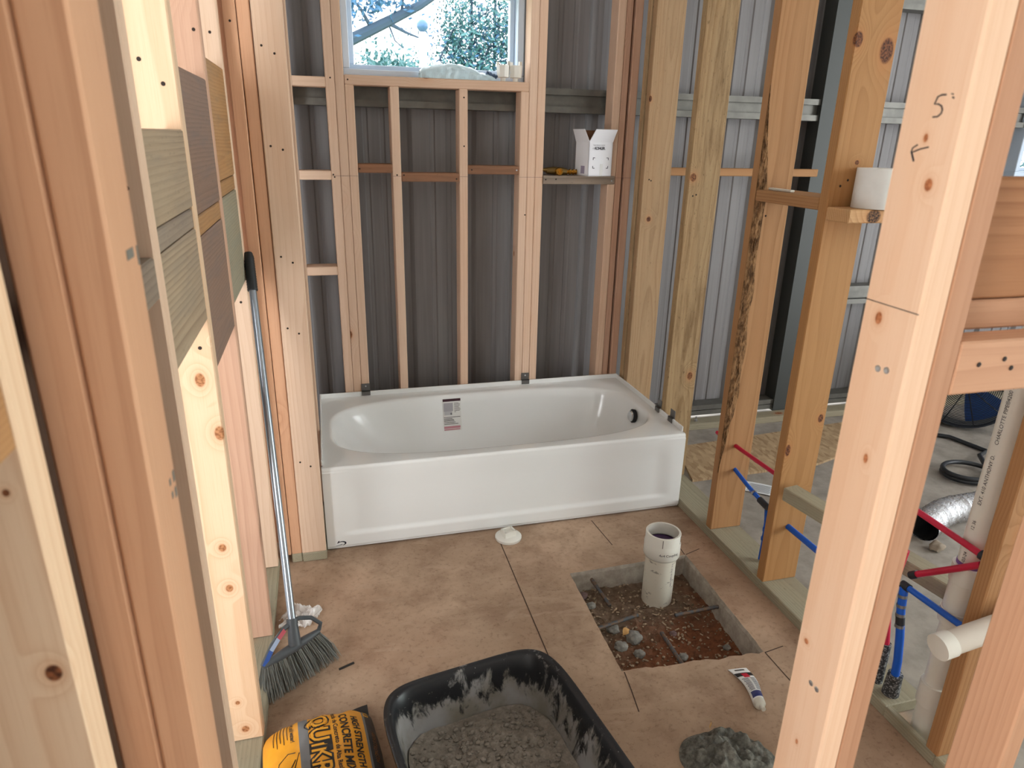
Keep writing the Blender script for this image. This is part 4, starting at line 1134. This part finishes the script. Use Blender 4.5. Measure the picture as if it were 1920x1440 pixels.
for s, z0, sz in (('5-03-24', 0.555, 0.012), ('12 36', 0.655, 0.012), ('EXT. 410 ANTHONY D.', 0.725, 0.013), ('CHARLOTTE PIPE\u00ae', 0.885, 0.013), ('4200 2" D', 0.995, 0.013)):
    # text runs up the pipe, so its letters lean to the left
    lettering('print', s, sz, (lambda z0: (lambda x, y: (SX+0.0309*cos(A0-0.42-y/0.0309), SY+0.0309*sin(A0-0.42-y/0.0309), z0+x)))(z0), inkm, stack)
trap = thing('capped_pipe', 'short capped white PVC pipe crossing in front of the drain stack', 'pipe', (1.44, -1.432, 0.46), 0)
ta, tb = Vector((1.366, -1.432, 0.460)), Vector((1.80, -1.432, 0.530))
td = (tb-ta).normalized()
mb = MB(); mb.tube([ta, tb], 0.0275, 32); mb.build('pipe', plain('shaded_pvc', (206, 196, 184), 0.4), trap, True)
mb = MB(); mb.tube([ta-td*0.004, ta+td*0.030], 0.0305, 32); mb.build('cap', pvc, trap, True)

def pex(nm, pts, mat, lab, r=0.0085):
    t_ = thing(nm, lab, 'pipe', pts[0], 0)
    mb = MB(); mb.tube(pts, r, 14); mb.build('pipe', mat, t_, True)
    return t_
def fit(t_, a, b, mat=blkf, r=0.0105, nm='fitting'):
    mb = MB(); mb.tube([a, b], r, 14); return mb.build(nm, mat, t_, True)
p = pex('red_water_pipe', [(1.585, -0.12, 0.410), (1.585, -0.30, 0.412), (1.586, -0.62, 0.418)], red, 'red water pipe running between the two right studs above the blue one', 0.0080)
p = pex('blue_water_pipe', [(1.600, -0.12, 0.315), (1.598, -0.24, 0.310), (1.594, -0.36, 0.285), (1.590, -0.455, 0.272)], blue, 'blue water pipe bending through the bark-edged right stud', 0.0080)
fit(p, (1.592, -0.40, 0.280), (1.5915, -0.410, 0.2785), crimp, 0.0100, 'crimp_ring'); fit(p, (1.5905, -0.445, 0.273), (1.590, -0.50, 0.268), blkf, 0.0125)
p = pex('blue_water_pipe', [(1.588, -0.585, 0.262), (1.588, -0.63, 0.262), (1.588, -1.00, 0.262)], blue, 'blue water pipe leaving the knotty stud below the diagonal block', 0.0105)
p = pex('blue_water_riser', [(1.596, -0.49, 0.265), (1.600, -0.495, 0.20), (1.598, -0.50, 0.12), (1.596, -0.50, 0.045)], blue, 'blue water riser half hidden behind the knotty right stud', 0.0110)
for z in (0.23, 0.18, 0.14): fit(p, (1.6-(0.2-z)*0.02, -0.498, z), (1.6-(0.2-z)*0.02, -0.498, z-0.012), blue, 0.0140, 'crimp_ring')
p = pex('red_water_pipe', [(1.545, -0.86, 0.632), (1.545, -1.15, 0.625), (1.545, -1.347, 0.617)], red, 'long red water pipe crossing in front of the white drain stack', 0.0085)
fit(p, (1.545, -1.335, 0.6175), (1.545, -1.356, 0.6165), blkf, 0.0125)
p = pex('red_water_pipe', [(1.541, -1.180, 0.453), (1.541, -1.346, 0.596)], red, 'short red water pipe joining the long one at the right stud', 0.0088)
fit(p, (1.541, -1.172, 0.446), (1.541, -1.190, 0.4615), blkf, 0.0110)
p = pex('blue_water_pipe', [(1.545, -1.168, 0.403), (1.545, -1.350, 0.411)], blue, 'short blue water pipe running level in front of the drain stack', 0.0088)
fit(p, (1.545, -1.150, 0.402), (1.545, -1.174, 0.403), blkf, 0.0118)
p = pex('blue_water_riser', [(1.545, -1.158, 0.402), (1.545, -1.165, 0.33), (1.548, -1.180, 0.25), (1.556, -1.186, 0.17), (1.566, -1.182, 0.10)], blue, 'blue water riser coming up through the plate beside the drain stack', 0.0115)
for z, yy in ((0.375, -1.160), (0.345, -1.163), (0.318, -1.167), (0.285, -1.173)): fit(p, (1.545, yy, z), (1.545, yy-0.001, z-0.009), crimp, 0.0128, 'crimp_ring')
fit(p, (1.545, -1.168, 0.312), (1.546, -1.173, 0.285), blkf, 0.0122)
p = pex('red_water_riser', [(1.545, -1.135, 0.50), (1.545, -1.125, 0.40), (1.550, -1.120, 0.30), (1.560, -1.135, 0.17)], red, 'red water riser beside the blue one behind the near post', 0.0105)
fit(p, (1.545, -1.127, 0.42), (1.545, -1.124, 0.39), blkf, 0.0118); fit(p, (1.547, -1.122, 0.34), (1.549, -1.121, 0.31), crimp, 0.0118, 'crimp_ring')
t = NT('spattered_black'); q = t.coord(); sn = t.noise(q, 150, 4, 0.7)
spb = t.out(t.mix(t.ramp(sn, 0.5, 0.6), lin(40, 40, 44), lin(150, 150, 150)), 0.6)
for pts, lab, r_ in (([(1.572, -1.176, 0.034), (1.565, -1.183, 0.115)], 'spattered black sleeve around the foot of the blue riser', 0.0235), ([(1.570, -1.125, 0.034), (1.559, -1.136, 0.185)], 'spattered black sleeve around the foot of the red riser', 0.0165)):
    mb = MB(); mb.tube(pts, [r_, r_*0.85], 20); o = mb.build('pipe_sleeve', spb, None, True); tag(o, lab, 'sleeve', 'sleeves around the water risers')

# ------------------------------------------------------------------ the room beyond the right wall
t = NT('flake_board'); q = t.coord(); vd, vc = t.voronoi(t.vec('MULTIPLY', q, (60, 25, 1)))
M['osb'] = t.out(t.mix(t.sep(vc)[0], lin(150, 122, 92), lin(186, 160, 126)), 0.8, 0, 0.2)
mb = MB(); mb.add([(1.70, 0.20, 0.0), (2.42, 0.22, 0), (2.98, 0.40, 0), (2.95, 0.66, 0), (1.80, 0.56, 0), (1.70, 0.20, 0.012), (2.42, 0.22, 0.012), (2.98, 0.40, 0.012), (2.95, 0.66, 0.012), (1.80, 0.56, 0.012)], [(4, 3, 2, 1, 0), (5, 6, 7, 8, 9), (0, 1, 6, 5), (1, 2, 7, 6), (2, 3, 8, 7), (3, 4, 9, 8), (4, 0, 5, 9)])
o = mb.build('flake_board', M['osb'], None); tag(o, 'brown sheet of flake board lying on the far room floor', 'board')
lf_ = thing('leaflet', 'white printed leaflet on the floor behind the right wall', 'paper', (1.98, 0.06, 0), radians(-40))
mb = MB(); mb.grid(lambda u, v: ((u-0.5)*0.15, (v-0.5)*0.105, 0.004+0.002*sin(u*3)), 8, 4); mb.build('sheet', plain('white_paper', (226, 228, 230), 0.7), lf_, True, local=Matrix.Identity(4))
for k in range(8):
    mb = MB(); mb.grid(lambda u, v: (-0.06+0.10*u+0.01*(k % 2), -0.04+0.010*k+0.0035*v, 0.0055+0.002*sin((0.1+0.7*u)*3)), 6, 1); mb.build('text_line', plain('pale_print', (150, 152, 158), 0.7), lf_, local=Matrix.Identity(4))
fan = thing('floor_fan', 'round floor fan with black wire guard in the far room', 'fan', (3.56, 0.46, 0), 0)
FC = Vector((3.56, 0.46, 0.272)); FD = (Vector((CAM.x+0.3, CAM.y, 0.75))-FC).normalized()
fq = FD.to_track_quat('Z', 'Y').to_matrix().to_4x4(); FM = Matrix.Translation(FC) @ fq
wire = plain('black_wire', (36, 40, 48), 0.4, 0.4)
FR = 0.25
def dome(r): return 0.075*(1-(r/FR)**2)
for k in range(22):
    r = 0.045+(FR-0.045)*k/21
    mb = MB(); mb.tube([FM @ Vector((r*cos(2*pi*i/48), r*sin(2*pi*i/48), dome(r))) for i in range(49)], 0.0022 if k < 21 else 0.006, 5, False); mb.build('guard_ring', wire, fan, True)
for k in range(10):
    a = 2*pi*k/10
    mb = MB(); mb.tube([FM @ Vector((r*cos(a), r*sin(a), dome(r)-0.002)) for r in (0.04, 0.12, 0.2, FR)], 0.0032, 5); mb.build('guard_spoke', wire, fan, True)
mb = MB(); mb.lathe([(FR+0.004, -0.16), (FR+0.010, -0.08), (FR+0.008, 0.004), (FR, 0.004), (FR-0.004, -0.15)], 48, FM, caps=False); mb.build('drum', plain('fan_drum', (44, 48, 54), 0.4), fan, True)
mb = MB(); mb.lathe([(0.055, -0.09), (0.060, -0.03), (0.045, 0.010), (0.0, 0.014)], 24, FM, caps=False); mb.build('hub', blkf, fan, True)
bld = plain('blue_blade', (52, 98, 178), 0.35, 0.2)
for k in range(3):
    a = 2*pi*k/3+1.2
    def bl_(u, v):
        r = 0.05+0.18*u; an = a+(v-0.5)*(1.3-0.25*u)
        return FM @ Vector((r*cos(an), r*sin(an), -0.05+0.05*(v-0.5)))
    mb = MB(); mb.grid(bl_, 8, 8); mb.build('blade', bld, fan, True)
mb = MB()
side = fq @ Vector((1, 0, 0, 0)); side = Vector((side[0], side[1], 0)).normalized(); bk = Vector((-FD.x, -FD.y, 0)).normalized()
for s in (-1, 1): mb.tube([FC+side*s*0.20+Vector((0, 0, -0.15))-FD*0.05, FC+side*s*0.24-bk*0.04+Vector((0, 0, 0.010-FC.z)), FC+side*s*0.24+bk*0.26+Vector((0, 0, 0.010-FC.z)), FC+side*s*0.20+bk*0.13+Vector((0, 0, -0.15))], 0.010, 8)
mb.build('stand', wire, fan, True)
hosem = plain('black_hose', (40, 42, 46), 0.4)
mb = MB()
pts = [(3.085+0.125*cos(a), -0.055+0.105*sin(a), 0.012+0.0006*i) for i, a in enumerate([2.2+2*pi*k/30 for k in range(44)])]
pts += [(3.30, 0.08, 0.03), (3.42, 0.14, 0.013), (3.38, 0.34, 0.013), (3.28, 0.42, 0.013)]
mb.tube(pts, 0.0115, 10); o = mb.build('coiled_hose', hosem, None, True); tag(o, 'coiled black hose on the far room floor', 'hose')
t = NT('foil'); q = t.coord(); fnz = t.noise(q, 70, 5, 0.7)
foil = t.out(lin(206, 206, 210), t.ramp(fnz, 0.3, 0.7, 0.18, 0.4), 1.0, 0.5, bump=fnz, bstr=0.9, bdist=0.006)
du = thing('foil_duct', 'silver foil flexible duct lying on the floor behind the drain stack', 'duct', (2.5, -0.46, 0), 0)
path = [Vector((2.375, -0.478, 0.062))+Vector((0.42, 0.10, 0))*f+Vector((0, 0.03*sin(f*3), 0.006*sin(f*5))) for f in [i/90 for i in range(91)]]
mb = MB(); mb.tube(path, [0.056+(0.0035 if i % 3 == 0 else 0)+0.003*mnoise.noise(Vector((i*0.4, 0, 0))) for i in range(91)], 28, False); mb.build('sleeve', foil, du, True, fix=False)
mb = MB(); mb.tube([path[0]+Vector((-0.002, 0, 0))]+path[4::6], [0.053]+[0.050]*len(path[4::6]), 28, False)
dl = mb.build('lining', plain('black_lining', (26, 26, 26), 0.6), du, True, fix=False)
mb = MB(); mb.rock((0, 0, 0.018), 0.030, 3.3, 3); o = mb.build('stone', plain('tan_stone', (150, 136, 120), 0.9, var=0.2), None, True, T(2.38, -0.555, 0)); tag(o, 'tan stone on the floor before the foil duct', 'stone')

# ------------------------------------------------------------------ marks on the near post
def post_fn(y0, z0): return lambda x, y: (XJ-0.0008, y0-x, z0+y)
def stroke(pts, r=0.0009, nm='ink_mark', parent=None, mat=None):
    mb = MB(); mb.tube([(XJ-0.0003, y, z) for y, z in pts], r, 6); mb.build(nm, mat or inkm, parent or post)
stroke([(-1.7301, 1.5944), (-1.7241, 1.5944), (-1.7192, 1.5928), (-1.7168, 1.5850), (-1.7218, 1.5850), (-1.7268, 1.5828), (-1.7291, 1.5789), (-1.7286, 1.5750), (-1.7245, 1.5717), (-1.7180, 1.5714)])
stroke([(-1.7367, 1.5950), (-1.7394, 1.5943)], 0.0007); stroke([(-1.7391, 1.5915), (-1.7413, 1.5903)], 0.0009)
stroke([(-1.7212, 1.5391), (-1.7102, 1.5369), (-1.7002, 1.5334)], 0.0008); stroke([(-1.7038, 1.5231), (-1.6975, 1.5339)], 0.0011); stroke([(-1.6975, 1.5339), (-1.6984, 1.5379), (-1.7046, 1.5414)], 0.0008)
stroke([(YF1-0.001, 1.3515), (YF0+0.001, 1.3505)], 0.0006, 'pencil_line')
stampm = plain('grade_stamp', (112, 108, 100), 0.8)
for ya, yb, za, zb in ((-1.716, -1.692, 1.428, 1.437), (-1.680, -1.675, 1.418, 1.436), (-1.683, -1.676, 1.188, 1.200), (-1.684, -1.677, 1.170, 1.181), (-1.700, -1.694, 1.192, 1.199), (-1.698, -1.692, 1.176, 1.183)):
    mb = MB(); mb.box(-0.1056, -0.1050, ya, yb, za, zb); mb.build('grade_stamp', stampm, wf)
chalk = plain('chalk_line', (120, 96, 96), 0.9)
mb = MB(); mb.box(-0.0, 1.52, 0.7618, 0.7636, 1.3695, 1.3707)
for (a, b) in ((0.121, 0.232), (0.382, 0.418), (0.680, 0.716), (0.959, 1.071), (1.437, 1.517)):
    mb = MB(); mb.box(a, b, 0.7634, 0.7650, 1.3694, 1.3706); mb.build('chalk_line', chalk, wb)

# ------------------------------------------------------------------ outdoors, seen through the windows
gr = MB(); gr.box(-25, 40, 1.3, 60, -0.4, -0.2)
o = gr.build('ground', plain('grass_ground', (150, 156, 110), 0.9, var=0.3, vscale=1.5)); tag(o, 'sunlit ground outside the window', 'ground', kind='structure')
barkm = plain('tree_bark', (58, 76, 94), 0.9)
leafg = [plain('leaf_teal', (58, 104, 106), 0.6), plain('leaf_blue', (46, 92, 124), 0.6), plain('leaf_olive', (128, 150, 118), 0.6)]
def leaves(nm, parent, clusters, mat, size, seed):
    r_ = random.Random(seed); mb = MB()
    for (cx, cy, cz, sx, sy, sz, k) in clusters:
        for i in range(k):
            c = Vector((cx+r_.gauss(0, sx), cy+r_.gauss(0, sy), cz+r_.gauss(0, sz)))
            a = Vector((r_.gauss(0, 1), r_.gauss(0, 1), r_.gauss(0, 1))).normalized(); b = a.orthogonal().normalized()
            s = size*r_.uniform(0.6, 1.3)
            mb.add([c-a*s, c+b*s*0.5, c+a*s, c-b*s*0.5], [(0, 1, 2, 3)])
    o = mb.build(nm, mat, parent, fix=False); o['kind'] = 'stuff'
    return o
tr = thing('tree', 'bare-limbed tree with a thick slanting branch outside the window', 'tree', (-1.6, 8, -0.2))
def limb(parent, pts, r0, r1):
    mb = MB(); n_ = len(pts); mb.tube(pts, [r0+(r1-r0)*i/(n_-1) for i in range(n_)], 8); mb.build('branch', barkm, parent, True)
mb = MB(); mb.tube([(-1.6, 8, -0.2), (-1.55, 8, 1.0), (-1.4, 8, 2.1), (-1.3, 8, 5)], [0.22, 0.18, 0.16, 0.08], 10); mb.build('trunk', barkm, tr, True)
limb(tr, [(-1.4, 8, 2.1), (-0.4, 8, 2.45), (0.59, 8, 2.72), (1.1, 8, 2.97), (1.55, 8, 3.20), (2.3, 8, 3.7)], 0.10, 0.045)
limb(tr, [(1.1, 8, 2.97), (1.35, 8, 2.86), (1.6, 8, 2.78)], 0.03, 0.008); limb(tr, [(0.9, 8, 2.87), (0.75, 7.9, 3.1), (0.55, 7.9, 3.3)], 0.03, 0.01)
limb(tr, [(1.3, 8, 3.07), (1.32, 8, 3.25), (1.45, 8, 3.4)], 0.025, 0.01); limb(tr, [(1.12, 8, 2.95), (1.2, 8, 2.75), (1.32, 8, 2.66)], 0.015, 0.006)
leaves('foliage', tr, [(0.75, 7.9, 3.15, 0.22, 0.2, 0.10, 240), (1.15, 7.9, 3.3, 0.25, 0.2, 0.10, 220), (0.55, 7.9, 2.95, 0.12, 0.2, 0.08, 60)], leafg[1], 0.050, 1)
tr2 = thing('tree', 'leafy thin-stemmed thicket filling the right half of the window', 'tree', (3.1, 10, -0.2))
for k, x in enumerate((2.65, 3.05, 3.65)):
    mb = MB(); mb.tube([(x, 10, -0.2), (x+0.02, 10, 2), (x+0.05, 10, 5)], [0.035, 0.028, 0.015], 6); mb.build('trunk', barkm, tr2, True)
for k in range(9):
    x0 = 2.1+0.24*k
    limb(tr2, [(x0, 9.8, 2.7+0.1*(k % 3)), (x0+0.25, 9.8, 3.2), (x0+0.6, 9.8, 3.45+0.05*(k % 4))], 0.016, 0.006)
leaves('foliage', tr2, [(2.4, 9.9, 2.95, 0.14, 0.3, 0.45, 1200), (2.9, 9.9, 3.1, 0.35, 0.3, 0.5, 2600), (3.6, 9.9, 3.1, 0.35, 0.3, 0.5, 2600)], leafg[0], 0.042, 2)
leaves('foliage', tr2, [(2.6, 10.1, 2.8, 0.4, 0.3, 0.4, 1300), (3.4, 10.1, 2.9, 0.5, 0.3, 0.4, 1500)], leafg[1], 0.040, 3)
tr3 = thing('bush', 'low bush along the bottom left of the window', 'bush', (1.2, 9, -0.2))
mb = MB(); mb.tube([(1.2, 9, -0.2), (1.2, 9, 1.2), (1.1, 9, 2.4)], [0.06, 0.05, 0.02], 6); mb.build('stem', barkm, tr3, True)
leaves('foliage', tr3, [(0.75, 9, 2.25, 0.25, 0.3, 0.16, 700), (1.2, 9, 2.40, 0.25, 0.3, 0.18, 900), (1.6, 9, 2.3, 0.2, 0.3, 0.15, 600)], leafg[0], 0.050, 4)
tr4 = thing('tree', 'green tree outside the window at the right edge', 'tree', (9.6, 6, -0.2))
mb = MB(); mb.tube([(9.6, 6.3, -0.2), (9.6, 6.3, 3.5)], [0.12, 0.06], 8); mb.build('trunk', barkm, tr4, True)
leaves('foliage', tr4, [(9.6, 6.2, 1.6, 0.8, 0.3, 0.6, 2600)], leafg[0], 0.06, 5)
po = thing('yard_lamp', 'white post with a round lamp standing outside the window', 'lamp post', (1.36, 6.5, -0.2))
mb = MB(); mb.tube([(1.36, 6.5, -0.2), (1.36, 6.5, 2.68)], 0.045, 14); mb.build('post', plain('post_white', (246, 246, 246), 0.5), po, True)
mb = MB(); mb.lathe([(0.0, -0.07), (0.04, -0.058), (0.068, -0.02), (0.068, 0.02), (0.04, 0.058), (0.0, 0.07)], 20, T(1.36, 6.5, 2.75), caps=False); mb.build('globe', plain('globe_blue', (66, 100, 134), 0.3), po, True)
